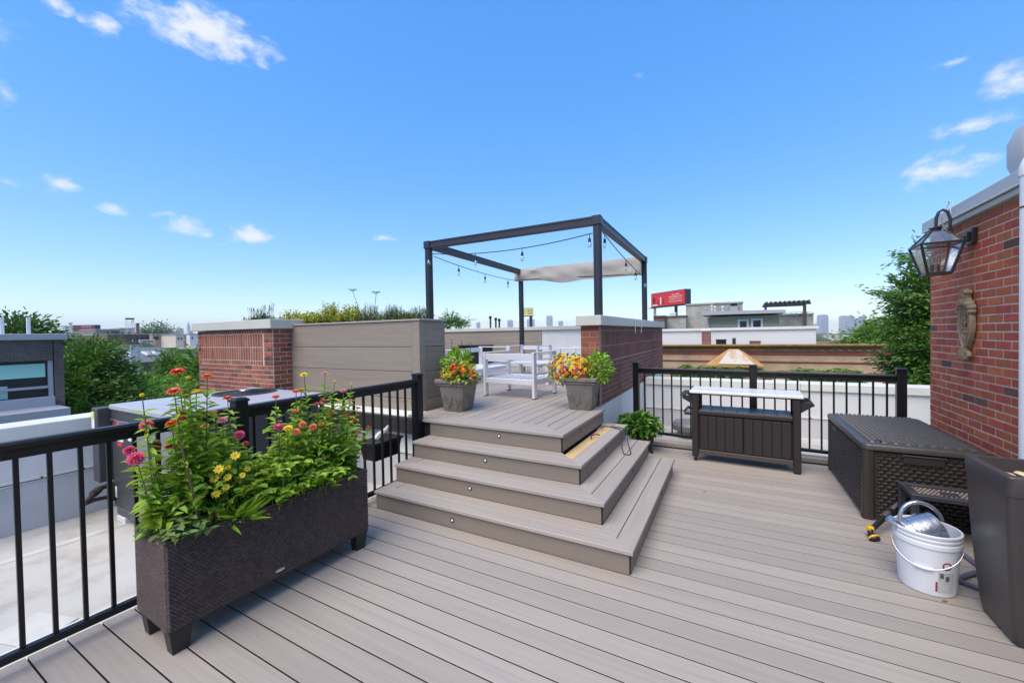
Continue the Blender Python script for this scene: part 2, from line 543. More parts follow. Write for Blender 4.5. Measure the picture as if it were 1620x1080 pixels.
# ---- corner stairs
stairs = thing('deck_stairs', 'wide grey composite corner stairs with small round step lights', 'stairs', (SX, SY, 0))
PLY = mat('bare_plywood', (.62, .42, .19), .7, var=.18, vscale=4, stretch=(14, 1, 1), dirt=(.42, .24, .09), dscale=5, damt=.4)
for i in range(4):
    cx, cy, z = SX - i * TR, SY + i * TR, (i + 1) * RZ
    if i < 3:
        w1, w2 = .136, .2805
        MB().prism([(XS, cy), (cx, cy), (cx - w1, cy + w1), (XS + w1, cy + w1)], z - TH, z, .003).build('tread_board', DECK, stairs, world=True)
        MB().prism([(XS, cy + .002), (XS + w1 - .003, cy + w1 + .001), (XS + w1 - .003, cy + w2), (XS, cy + w2)], z - TH, z, .003).build('tread_board', DECKY, stairs, world=True)
        MB().prism([(XS + w1 + .005, cy + w1 + .0045), (cx - w1 - .0055, cy + w1 + .0045), (cx - w2, cy + w2), (XS + w1 + .005, cy + w2)], z - TH, z, .003).build('tread_board', DECK, stairs, world=True)
        ye = YS
        MB().prism([(cx, cy + .002), (cx, ye), (cx - w1, ye), (cx - w1, cy + w1 + .001)], z - TH, z, .003).build('tread_board', DECKY, stairs, world=True)
        if i < 2:
            MB().prism([(cx - w1 - .006, cy + w1 + .006), (cx - w1 - .006, ye - .10), (cx - w2, ye - .10), (cx - w2, cy + w2)], z - TH, z, .003).build('tread_board', DECKY, stairs, world=True)
            MB().prism([(cx - w1 - .006, ye - .095), (cx - w1 - .006, ye), (cx - w2, ye), (cx - w2, ye - .095)], z - TH, z, .003).build('tread_board', DECK, stairs, world=True)
        else:
            o = MB().box(cx - w2 + .02, cx - w1 - .006, cy + w1 + .01, ye - .13, z - .05, z - .022).build('plywood_base', PLY, stairs, world=True)
            o['label'] = 'bare yellow plywood strip where a tread board is missing'
            MB().prism([(cx - w1 - .006, ye - .12), (cx - w1 - .006, ye), (cx - w2, ye), (cx - w2, ye - .12)], z - TH, z, .003).build('tread_board', DECK, stairs, world=True)
    r0 = i * RZ + (.0005 if i == 0 else .001)
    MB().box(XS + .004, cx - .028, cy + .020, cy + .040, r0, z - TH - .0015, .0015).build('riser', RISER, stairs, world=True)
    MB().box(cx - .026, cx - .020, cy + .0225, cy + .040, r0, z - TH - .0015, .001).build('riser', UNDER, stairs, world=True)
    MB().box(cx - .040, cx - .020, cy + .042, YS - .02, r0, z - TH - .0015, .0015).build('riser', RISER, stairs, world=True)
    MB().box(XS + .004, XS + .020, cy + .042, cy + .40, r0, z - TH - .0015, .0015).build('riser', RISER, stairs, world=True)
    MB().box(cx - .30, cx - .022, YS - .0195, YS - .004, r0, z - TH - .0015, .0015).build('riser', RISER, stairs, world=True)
LENS = mat('light_lens', (.85, .85, .82), .25, var=.03)
RINGM = mat('light_bezel', (.015, .014, .013), .4)
_ring = MB().lathe([(.019, 0), (.019, .004), (.0165, .007), (.0125, .007), (.0115, .003)], 20, caps=False).mesh('step_light', RINGM, True)
_lens = MB().lathe([(.0120, .0005), (.0120, .004), (.008, .0065), (.002, .0072)], 20).mesh('lens', LENS, True)
for pos, rot in [((-2.05, SY + .020 + j * TR, z0), (PI / 2, 0, 0)) for j, z0 in enumerate((.067, .244, .417, .588))] + \
        [((SX - .020 - j * TR, 3.98, z0), (PI / 2, 0, PI / 2)) for j, z0 in enumerate((.077, .245, .418, .591))]:
    o = put('step_light', _ring, stairs, Vector(pos) - Vector((SX, SY, 0)), rot)
    put('lens', _lens, o)
b = MB()
p0 = Vector((SX - 2 * TR - .2, 4.50, 3 * RZ + .03))
b.tube([(-1.30, 4.05, .500), (-1.31, 4.10, .520), (-1.28, 4.18, .516), (-1.25, 4.20, .506)], .006, 6)
b.tube([(-1.33, 4.50, .505), (-1.28, 4.53, .525), (-1.20, 4.56, .515), (-1.12, 4.52, .512), (-1.07, 4.42, .505), (-1.045, 4.34, .46), (-1.03, 4.25, .385), (-0.99, 4.17, .343), (-.94, 4.16, .3425), (-.93, 4.22, .3425),
        (-.96, 4.32, .35), (-1.00, 4.40, .40), (-1.04, 4.50, .505), (-1.12, 4.60, .513), (-1.25, 4.62, .514)], .0055, 6)
tag(b.build('loose_cable', mat('cable_rubber', (.03, .028, .026), .5), smooth=True), 'thin dark cable looping over the right side of the upper steps', 'cable')

# ---- flat roofs below the deck
b = MB(); b.box(-6.4, -3.372, -2.2, 3.62, -.75, -.26)
roof_l = struct(b.build('flat_roof', ROOFM))
SEAM = mat('membrane_seam', (.55, .535, .505), .7, var=.2, vscale=6, dirt=(.30, .27, .22), dscale=3, damt=.6)
for x_ in (-5.45,):
    MB().box(x_ - .045, x_ + .045, -2.2, 3.58, -.2595, -.2565, .001).build('membrane_seam', SEAM, roof_l)
for (x_, y_, w_, h_, a_) in ((-4.0, .75, .35, .26, .3),):
    MB().box(-w_ / 2, w_ / 2, -h_ / 2, h_ / 2, 0, .004, .001, Matrix.Translation((x_, y_, -.2565)) @ Matrix.Rotation(a_, 4, 'Z')).build('membrane_patch', SEAM, roof_l)
b = MB(); b.box(-1.46, 6.0, 6.142, 8.02, -.75, -.14)
struct(b.build('flat_roof', ROOFM))
MB().box(-3.371, 1.8, -1.5, 6.14, -.75, -.17).build('roof_slab', UNDER, deck)


def parapet(name, label, p0, p1, nrm, z0, seam, cap0, cap1, thick=.3, joints=()):
    """white roof parapet: skirt, face, termination bar with bolts, metal coping. p0,p1 along the inner face, nrm towards the roof"""
    p0, p1, nrm = Vector((*p0, 0)), Vector((*p1, 0)), Vector((*nrm, 0))
    d = (p1 - p0); ln = d.length; d.normalize()
    t = thing(name, label, 'wall', tuple(p0))
    x, y = d, -nrm
    T = Matrix((x, y, Vector((0, 0, 1)))).transposed().to_4x4()
    MB().box(0, ln, 0, thick, z0, cap0, 0, T).build('wall_face', MEMB, t)
    MB().box(0, ln, -.006, -.001, z0 + .002, seam - .03, .001, T).build('membrane_skirt', SKIRT, t)
    MB().box(0, ln, -.010, -.001, seam - .028, seam + .022, .002, T).build('termination_bar', WHITE, t)
    MB().box(0, ln, -.016, -.0105, seam - .010, seam - .004, 0, T).build('seam_strip', UNDER, t)
    for a, c in zip((0,) + tuple(joints), tuple(joints) + (ln,)):
        MB().box(a + .002, c - .002, -.035, thick + .03, cap0 + .002, cap1, .006, T).build('coping', WHITE, t)
    bolt = MB().lathe([(.009, 0), (.009, .004), (.004, .006)], 8).mesh('bolt', UNDER)
    s = .15
    while s < ln:
        o = put('bolt', bolt, t); o.matrix_basis = T @ Matrix.Translation((s, -.010, seam + .008)) @ Matrix.Rotation(PI / 2, 4, 'X'); s += .3
    return t


parapet('roof_parapet', 'long white parapet with coping at the left edge of the roof', (-6.15, -2.2), (-6.15, 3.5), (1, 0), -.26, .235, .65, .79, joints=(2.2, 4.6))
parapet('roof_parapet', 'white parapet with coping behind the far black railing', (-1.46, 7.9), (5.6, 7.9), (0, -1), -.14, .17, .61, .73, joints=(2.42, 4.9))
parapet('roof_parapet', 'white coped kerb wall below the grey clad planter wall', (-6.3, 3.60), (-3.18, 3.60), (0, -1), -.26, .20, .52, .665, thick=.22, joints=(1.4,))

# crumpled dark planter bracket hanging left of the stair post
t = thing('rail_planter', 'small black trough hanging outside the railing beside the stairs', 'trough', (-3.28, 3.05, .33))
MB().loft([[(-.09, -.16, 0), (.09, -.16, 0), (.09, .16, 0), (-.09, .16, 0)], [(-.11, -.19, .17), (.11, -.19, .17), (.11, .19, .17), (-.11, .19, .17)]]).build('trough_body', BLACK, t)
MB().box(-.125, .125, -.205, .205, .165, .19, .005).build('trough_rim', BLACK, t)
MB().tube([(-.02, -.06, .185), (-.03, .0, .22), (0, .08, .27), (.01, .10, .31)], [.03, .035, .025, .010], 7).build('crumpled_bag', CAPM, t)


# ---- railings
def railing(name, label, posts, balusters, ztop, zbot, hpost, group):
    p0 = Vector(posts[0])
    t = thing(name, label, 'railing', (p0.x, p0.y, 0), 0, group)
    L0 = Vector((p0.x, p0.y, 0))
    pts = [Vector((p[0], p[1], 0)) - L0 for p in posts]
    d = (pts[-1] - pts[0]).normalized()
    n = Vector((-d.y, d.x, 0))
    for p in pts:
        T = Matrix.Translation(p) @ Matrix((d, n, Vector((0, 0, 1)))).transposed().to_4x4()
        o = MB().box(-.042, .042, -.042, .042, -.05, hpost - .018, .004, T).build('post', BLACK, t)
        MB().loft([[(-.048, -.048, hpost - .018), (.048, -.048, hpost - .018), (.048, .048, hpost - .018), (-.048, .048, hpost - .018)],
                   [(-.048, -.048, hpost - .004), (.048, -.048, hpost - .004), (.048, .048, hpost - .004), (-.048, .048, hpost - .004)],
                   [(-.030, -.030, hpost + .010), (.030, -.030, hpost + .010), (.030, .030, hpost + .010), (-.030, .030, hpost + .010)]], T=T).build('post_cap', BLACK, o)
    for a, c in zip(pts[:-1], pts[1:]):
        a2, c2 = a + d * .044, c - d * .044
        prof = []
        for sx, sz in ((-.020, -.085), (.020, -.085), (.020, -.045), (.031, -.035), (.033, -.012), (.022, 0), (-.022, 0), (-.033, -.012), (-.031, -.035), (-.020, -.045)):
            prof.append((sx, sz))
        rings = [[q + n * sx + Vector((0, 0, ztop + sz)) for sx, sz in prof] for q in (a2, c2)]
        MB().loft(rings).build('top_rail', BLACK, t)
        MB().bar(a2 + Vector((0, 0, zbot)), c2 + Vector((0, 0, zbot)), .040, .040, .003).build('bottom_rail', BLACK, t)
    bm = MB().box(-.0095, .0095, -.0095, .0095, zbot + .021, ztop - .0855, .001).mesh('baluster', BLACK)
    ang = math.atan2(d.y, d.x)
    for q in balusters:
        put('baluster', bm, t, Vector((q[0], q[1], 0)) - L0, (0, 0, ang))
    return t


bal = []
y = .542 - .111 * 6
while y < 3.33:
    if abs(y - 1.56) > .06 and abs(y + .28) > .06: bal.append((-3.07, y))
    y += .111
railing('deck_railing', 'black metal railing behind the flower planter, running up to the stairs', [(-3.07, -.28), (-3.07, 1.56), (-3.07, 3.40)], bal, 1.125, .085, 1.178, 'black metal deck railings')
RP = [(-1.27, 6.19), (.235, 6.08), (1.64, 5.975)]
bal = []
for a, c, n in ((RP[0], RP[1], 11), (RP[1], RP[2], 11)):
    for k in range(1, n + 1):
        f = k / (n + 1)
        bal.append((a[0] + (c[0] - a[0]) * f, a[1] + (c[1] - a[1]) * f))
railing('deck_railing', 'black metal railing behind the brown serving cart and storage box', RP, bal, 1.072, .115, 1.14, 'black metal deck railings')


# ---- brick and clad walls
def bricks(parent, origin, ax, ay, rows, m_brick, proud=.006, burnt=0.0, mats=None):
    """lay single bricks: rows = list of (v0, v1, [(u0,u1),...]) on the face with origin, in-plane axes ax (along), z up, outward ay"""
    cache = {}
    ax, ay = Vector(ax), Vector(ay)
    ang = math.atan2(ax.y, ax.x)
    for v0, v1, us in rows:
        for u0, u1 in us:
            if u1 - u0 < .012: continue
            key = (round(u1 - u0, 3), round(v1 - v0, 3), int(random.random() < burnt))
            if key not in cache:
                h, l = (v1 - v0), (u1 - u0)
                cache[key] = MB().box(-l / 2, l / 2, -.05, .05, -h / 2, h / 2, .003).mesh('brick', BRICKB if key[2] else m_brick)
            c = Vector(origin) + ax * ((u0 + u1) / 2) + Vector((0, 0, (v0 + v1) / 2)) + ay * (proud - .05 + random.uniform(-.0015, .0015))
            put('brick', cache[key], parent, c, (0, 0, ang + random.uniform(-.004, .004)))


def running(u0, u1, z0, n, ch=.0677, bl=.203, j=.010, shift0=0.0):
    rows = []
    for i in range(n):
        v0 = z0 + i * ch
        us = []
        u = u0 - (bl / 2 if (i % 2) else 0) - shift0
        while u < u1:
            a, c = max(u, u0), min(u + bl - j, u1)
            if c > a: us.append((a, c))
            u += bl
        rows.append((v0, v0 + ch - j, us))
    return rows


# left brick pier with soldier courses
PX0, PX1, PY, PYB = -8.10, -5.93, 3.50, 3.786
pier = thing('brick_pier', 'red brick pier with soldier courses and pale coping, left of the clad wall', 'pier', (PX0, PY, 0))
MB().box(0, PX1 - PX0 - .001, -.003, 1.2, -2.0, 1.742).build('mortar_core', MORTAR, pier)
W = PX1 - PX0
ch = .0677
rows = []
top = 1.742
v = top - .060
rows.append((v, top, [(a * .0677 + .001, a * .0677 + .0545) for a in range(int((W - .2) / .0677))]))        # rowlock course
for kk in range(2):                                                                             # two soldier courses
    v2 = v - .010; v1 = v2 - .195
    rows.append((v1, v2, [(.10 + a * .0677, .10 + a * .0677 + .0530) for a in range(int((W - .34) / .0677))]))
    v = v1
v2 = v - .010; v1 = v2 - .060
rows.append((v1, v2, [(.03 + a * .0677, .03 + a * .0677 + .0535) for a in range(int((W - .26) / .0677))]))
v = v1
bricks(pier, (0, 0, 0), (1, 0, 0), (0, -1, 0), rows, BRICK, .008)
n = 11
bricks(pier, (0, 0, 0), (1, 0, 0), (0, -1, 0), running(0, W - .006, v - n * ch, n), BRICK, .008, .12)
q = []
i = 0
vv = v
while vv < top - .05:
    o = 0 if i % 2 else .1
    q.append((vv + .003, vv + ch - .008, [(W - .21 + o * .0, W - .008)] if i % 2 == 0 else [(W - .21, W - .115), (W - .105, W - .008)])); vv += ch; i += 1
bricks(pier, (0, -.004, 0), (1, 0, 0), (0, -1, 0), q, BRICK, .010, .3)
q = [(a, c, [(0, .09)]) for a, c, _ in q]
bricks(pier, (0, -.004, 0), (1, 0, 0), (0, -1, 0), q, BRICK, .010, .2)
zz = running(.006, .285, 1.742 - 24 * ch, 24)
bricks(pier, (W, 0, 0), (0, 1, 0), (1, 0, 0), zz, BRICK, .004, .2)
MB().box(-.06, W + .07, -.075, 1.2, 1.748, 1.885, .006).build('coping', CAPM, pier)

# grey clad planter wall
clad = thing('clad_planter_wall', 'tall planter wall clad in wide grey boards beside the brick pier', 'wall', (PL, 3.79, 0))
CX0 = -5.925
MB().box(CX0 - PL, -.012, .012, .50, .1, 1.76).build('wall_core', UNDER, clad)
seams = [.60, .815, 1.155, 1.466, 1.785]
for a, c in zip(seams[:-1], seams[1:]):
    MB().box(CX0 - PL, -.115, -.006, .011, a + .003, c - .003, .003).build('board', CLAD, clad)
    MB().box(-.011, .007, .10, .495, a + .003, c - .003, .003).build('board', CLAD, clad)
MB().box(-.113, .009, -.009, .010, .602, 1.784, .003).build('corner_board', CLAD, clad)
MB().box(-.011, .011, .011, .098, .602, 1.784, .003).build('corner_board', CLAD, clad)
MB().box(CX0 - PL - .01, .025, -.022, .13, 1.787, 1.812, .004).build('cap_board', DECK, clad)
MB().box(-.12, .026, .131, .515, 1.7875, 1.8115, .004).build('cap_board', DECKY, clad)
MB().box(CX0 - PL - .01, -.1205, .40, .515, 1.7872, 1.8118, .004).build('cap_board', DECK, clad)
MB().box(CX0 - PL + .02, -.11, .13, .40, 1.70, 1.765).build('planting_soil', mat('soil', (.035, .026, .02), .95, var=.4, vscale=30, bump=.8, bscale=60), clad)

# back wall: clad on the left, white on the right, one coping
BY = 10.32
bx = at(857, 540, Y=BY).x
back = thing('back_wall', 'far back wall, grey boards on the left and white panel on the right', 'wall', (bx, BY, 0))
MB().box(-4.6, 3.1, .012, .3, PZ - .3, 1.70).build('wall_face', MEMB, back)
for a, c in ((PZ, .98), (.98, 1.34), (1.34, 1.70)):
    MB().box(-4.6, -.10, -.015, .010, a + .003, c - .003, .003).build('board', CLAD, back)
MB().box(-.098, .0, -.020, .011, PZ, 1.70, .003).build('corner_board', CLAD, back)
for a, c in ((-4.6, -1.4), (-1.4, 1.2), (1.2, 3.1)):
    MB().box(a + .002, c - .002, -.05, .34, 1.702, 1.80, .006).build('coping', CAPM, back)

# right brick wall of the platform with stained bricks and pale coping
WX, WY0, WY1, WT = -1.49, 5.03, 10.33, .24
bw = thing('brick_wall', 'dark stained brick parapet wall with pale coping on the right of the platform', 'wall', (WX, WY0, 0))
MB().box(-WT, .0005, -.002, WY1 - WY0, PZ - .02, 1.690).build('mortar_core', MORTD, bw)
MB().box(-WT, .002, -.16, WY1 - WY0, -.5, PZ - .022, .003).build('white_base', MEMB, bw)
LW = WY1 - WY0
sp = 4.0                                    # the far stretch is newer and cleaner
rows, rows2 = [], []
v = 1.690
for h in (.058, .195, .195):
    v2 = v - (.0 if h == .058 else .010); v1 = v2 - h
    us = [(.10 + a * .0677, .10 + a * .0677 + .0577) for a in range(int((LW - .1) / .0677))]
    rows.append((v1, v2, [u for u in us if u[0] < sp])); rows2.append((v1, v2, [u for u in us if u[0] >= sp]))
    v = v1
n = int((v - PZ) / ch)
rr = running(.10, LW, v - .010 - n * ch, n)
rows += [(a, c, [u for u in us if u[0] < sp]) for a, c, us in rr]
rows2 += [(a, c, [u for u in us if u[0] >= sp]) for a, c, us in rr]
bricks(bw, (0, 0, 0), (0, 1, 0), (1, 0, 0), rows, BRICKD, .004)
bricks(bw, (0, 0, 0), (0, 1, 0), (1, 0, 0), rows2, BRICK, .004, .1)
bricks(bw, (-WT, 0, 0), (1, 0, 0), (0, -1, 0), [(a, c, [(.002, .112), (.122, WT - .002)] if i % 2 else [(.002, WT - .002)]) for i, (a, c, _) in enumerate(running(0, .3, 1.690 - 15 * ch, 15))], BRICK, .006)
for a, c in ((-.07, 1.9), (1.9, 3.85), (3.85, LW + .06)):
    MB().box(-WT - .045, .05, a + .002, c - .002, 1.693, 1.822, .006).build('coping', CAPM, bw)
t = thing('hanging_hooks', 'two white metal strap hooks over the coping of the dark brick wall', 'hooks', (WX + .055, 7.2, 1.60))
for yy in (-.25, .25):
    MB().box(0, .006, yy - .012, yy + .012, -.02, .225, .001).build('hook', WHITE, t)
    MB().box(-.10, .006, yy - .012, yy + .012, .2265, .232, .001).build('hook', WHITE, t)

# house wall at the right edge, single bricks
HX, HY0, HY1 = 1.787, 4.02, 5.69
house = thing('brick_house_wall', 'bright red brick wall with pale mortar at the right edge of the deck', 'wall', (HX, HY0, 0))
MB().box(.0005, 3.0, -5.2, HY1 - HY0 - .0005, -.3, 2.50).build('mortar_core', MORTAR, house)
n = 37
bricks(house, (0, 0, 0), (0, 1, 0), (-1, 0, 0), running(0, HY1 - HY0, .0, n), BRICKW, .003, .025)
bricks(house, (.0, HY1 - HY0, 0), (1, 0, 0), (0, 1, 0), running(.01, 1.0, .0, n), BRICKW, .003, .06)
MB().box(-.045, .3, -5.2, HY1 - HY0 + .015, 2.508, 2.552, .004).build('trim_board', CAPM, house)
GM = mat('grey_flashing', (.45, .45, .46), .45, var=.06, vscale=3)
MB().box(-.065, .4, -5.2, HY1 - HY0 + .004, 2.555, 2.662, .006).build('coping', GM, house)
MB().box(-.070, -.0655, -5.2, HY1 - HY0 + .004, 2.556, 2.566, .001).build('drip_edge', WHITE, house)


# ================================================================== OBJECTS ON THE DECK
def rounded_rect(hx, hy, r, n=5):
    pts = []
    for sx, sy, a0 in ((1, 1, 0), (-1, 1, PI / 2), (-1, -1, PI), (1, -1, 3 * PI / 2)):
        for k in range(n + 1):
            a = a0 + PI / 2 * k / n
            pts.append((sx * (hx - r) + r * math.cos(a), sy * (hy - r) + r * math.sin(a)))
    return pts


def weave(b, p, ax, ay, nrm, W, H, nu, nv, bulge, gap=.12, stag=True):
    """woven relief: staggered raised pads on a face W x H"""
    ax, ay, nrm, p = Vector(ax), Vector(ay), Vector(nrm), Vector(p)
    du, dv = W / nu, H / nv
    for j in range(nv):
        sh = (.5 if (j % 2 and stag) else 0)
        for i in range(-1, nu + 1):
            u0, u1 = (i + sh) * du, (i + 1 + sh) * du
            u0, u1 = max(u0, 0), min(u1, W)
            if u1 - u0 < du * .2: continue
            v0, v1 = j * dv + dv * gap / 2, (j + 1) * dv - dv * gap / 2
            iu, iv = (u1 - u0) * .27, (v1 - v0) * .30
            q = [p + ax * u + ay * v for u, v in ((u0, v0), (u1, v0), (u1, v1), (u0, v1))]
            t = [p + ax * u + ay * v + nrm * bulge for u, v in ((u0 + iu, v0 + iv), (u1 - iu, v0 + iv), (u1 - iu, v1 - iv), (u0 + iu, v1 - iv))]
            b.add(q + t, [(4, 5, 6, 7), (0, 1, 5, 4), (1, 2, 6, 5), (2, 3, 7, 6), (3, 0, 4, 7)])


# ---- rattan trough planter
RATT = mat('espresso_rattan', (.100, .072, .068), .40, var=.2, vscale=30, island=.25)
RESIN = mat('black_resin', (.016, .015, .015), .45, var=.1, vscale=20, bump=.1, bscale=90)
pl = thing('rattan_planter', 'long espresso brown woven trough planter on black feet by the railing', 'planter', (-2.66, 1.525, 0), R(-1.6))
hx0, hx1, hy0, hy1, z0, z1 = .188, .188, .615, .615, .135, .575
MB().loft([[(-hx0 + .004, -hy0 + .004, z0), (hx0 - .004, -hy0 + .004, z0), (hx0 - .004, hy0 - .004, z0), (-hx0 + .004, hy0 - .004, z0)],
           [(-hx1 + .004, -hy1 + .004, z1), (hx1 - .004, -hy1 + .004, z1), (hx1 - .004, hy1 - .004, z1), (-hx1 + .004, hy1 - .004, z1)]], caps=False).build('trough_body', RESIN, pl)
b = MB()
tz = Vector((hx1 - hx0, 0, z1 - z0)); hh = tz.length
weave(b, (hx0, -hy0, z0), (0, 1, 0), tz.normalized(), (1, 0, -.04), 2 * hy0, hh, 68, 40, .0085)
tz2 = Vector((0, -(hy1 - hy0), z1 - z0))
weave(b, (-hx0, -hy0, z0), (1, 0, 0), tz2.normalized(), (0, -1, -.04), 2 * hx0, hh, 21, 40, .0085)
tz3 = Vector((0, (hy1 - hy0), z1 - z0))
weave(b, (-hx0, hy0, z0), (1, 0, 0), tz3.normalized(), (0, 1, -.04), 2 * hx0, hh, 21, 40, .0085)
stuff(b.build('woven_strands', RATT, pl))
b = MB()
for x0, x1, y0, y1 in ((-hx1 - .006, hx1 + .006, -hy1 - .006, -hy1 + .028), (-hx1 - .006, hx1 + .006, hy1 - .028, hy1 + .006)):
    b.box(x0, x1, y0, y1, z1 - .003, z1 + .016, .004)
for sx in (-1, 1):
    xa, xb = sorted((sx * (hx1 + .006), sx * (hx1 - .028)))
    b.box(xa, xb, -hy1 + .0285, hy1 - .0285, z1 - .003, z1 + .016, .004)
b.build('rim', RESIN, pl)
MB().box(-hx0, hx0, -hy0, hy0, z0 - .012, z0 - .001).build('base_plate', RESIN, pl)
MB().box(-hx1 + .02, hx1 - .02, -hy1 + .02, hy1 - .02, z1 - .10, z1 - .045).build('soil', MATS['soil'], pl)
for sx in (-1, 1):
    for sy in (-1, 1):
        a, c = sx * (hx0 - .045), sy * (hy0 - .055)
        MB().loft([[(a - .030, c - .036, .001), (a + .030, c - .036, .001), (a + .030, c + .036, .001), (a - .030, c + .036, .001)],
                   [(a - .042, c - .050, z0 - .0125), (a + .042, c - .050, z0 - .0125), (a + .042, c + .050, z0 - .0125), (a - .042, c + .050, z0 - .0125)]]).build('foot', RESIN, pl)
SILV = mat('brushed_silver', (.55, .55, .56), .3, metal=.9, var=.05)
b = MB()
rings = []
for f, d in ((1, 0), (1, .004), (.8, .006)):
    rings.append([(hx0 + .007 + d, -.06 + .030 * f * math.cos(2 * PI * k / 20), z0 + .035 + .010 * f * math.sin(2 * PI * k / 20)) for k in range(20)])
b.loft(rings).build('oval_badge', SILV, pl, smooth=True)

# ---- flowers
LEAFZ = mat('zinnia_leaf', (.33, .50, .045), .5, var=.2, vscale=4, island=.42, trans=.42, hue=.02)
LEAFD = mat('dark_leaf', (.10, .22, .025), .45, var=.2, vscale=6, island=.4, trans=.25, hue=.02)
LEAFL = mat('lime_leaf', (.27, .46, .03), .5, var=.15, vscale=6, island=.3, trans=.35, hue=.015)
STEM = mat('green_stem', (.11, .17, .03), .6, var=.2, vscale=10)
STAKE = mat('dry_stem', (.16, .095, .05), .8, var=.2, vscale=20)


def flowermat(n, c): return mat('petal_' + n, c, .55, var=.15, vscale=60, island=.14, trans=.25, hue=.012)


PET = {'pink': flowermat('pink', (.80, .13, .26)), 'magenta': flowermat('magenta', (.66, .045, .20)), 'orange': flowermat('orange', (.86, .15, .025)),
       'red': flowermat('red', (.78, .05, .03)), 'peach': flowermat('peach', (.86, .30, .14)), 'coral': flowermat('coral', (.82, .16, .12)),
       'yellow': flowermat('yellow', (.95, .72, .04)), 'palepink': flowermat('palepink', (.86, .36, .38)), 'brown': flowermat('brown', (.30, .12, .07))}
DISC = mat('flower_disc', (.50, .26, .03), .7, var=.3, vscale=200)
BUD = mat('bud_green', (.26, .36, .06), .6)


def bloom_mesh(col, r=.030, form='flat', seed=0):
    rn = random.Random(seed)
    b = MB()
    if form == 'daisy':
        for k in range(9):
            a = 2 * PI * k / 9 + rn.uniform(-.1, .1)
            d = Vector((math.cos(a), math.sin(a), rn.uniform(.1, .35)))
            b.leaf(d * r * .12, d, (0, 0, 1), r, r * .55, .12, .12)
        b.cur = 1
        b.lathe([(r * .26, 0), (r * .24, r * .12), (r * .1, r * .2)], 10)
    else:
        lay = ((1.0, 14, .12), (.84, 13, .36), (.62, 10, .62)) if form == 'flat' else ((1.0, 13, -.35), (1.0, 14, .05), (.95, 13, .4), (.85, 12, .8), (.65, 9, 1.3), (.5, 6, 2.4))
        for li, (f, n, el) in enumerate(lay):
            for k in range(n):
                a = 2 * PI * (k + .5 * (li % 2)) / n + rn.uniform(-.12, .12)
                e = el + rn.uniform(-.08, .08)
                d = Vector((math.cos(a), math.sin(a), e)).normalized()
                b.leaf(d * r * .1 + Vector((0, 0, li * r * .05)), d, (0, 0, 1), r * f, r * .50, .18, .22)
        b.cur = 1
        top = r * .42 if form == 'flat' else r * .5
        b.lathe([(r * .28, r * .05), (r * .26, top * .8), (r * .12, top)], 10)
    b.cur = 2
    b.lathe([(r * .05, -r * .5), (r * .22, -r * .3), (r * .26, 0)], 8)
    return b.mesh('bloom', [PET[col], DISC, BUD])


BLOOMS = {}


def bloom(col, form, r):
    key = (col, form, round(r, 3), random.randrange(2))
    if key not in BLOOMS: BLOOMS[key] = bloom_mesh(col, r, form, len(BLOOMS))
    return BLOOMS[key]


PLX = -2.66
SOILZ = z1 - .045


def zpx(x, y, X):
    return at(200 + x / 3.483, 570 + y / 3.483, X=X)


def stem_path(a, c, bend):
    a, c = Vector(a), Vector(c)
    m = (a + c) / 2 + Vector((bend[0], bend[1], 0))
    return [a * (1 - t) ** 2 + m * 2 * t * (1 - t) + c * t * t for t in (0, .2, .4, .6, .8, 1)]


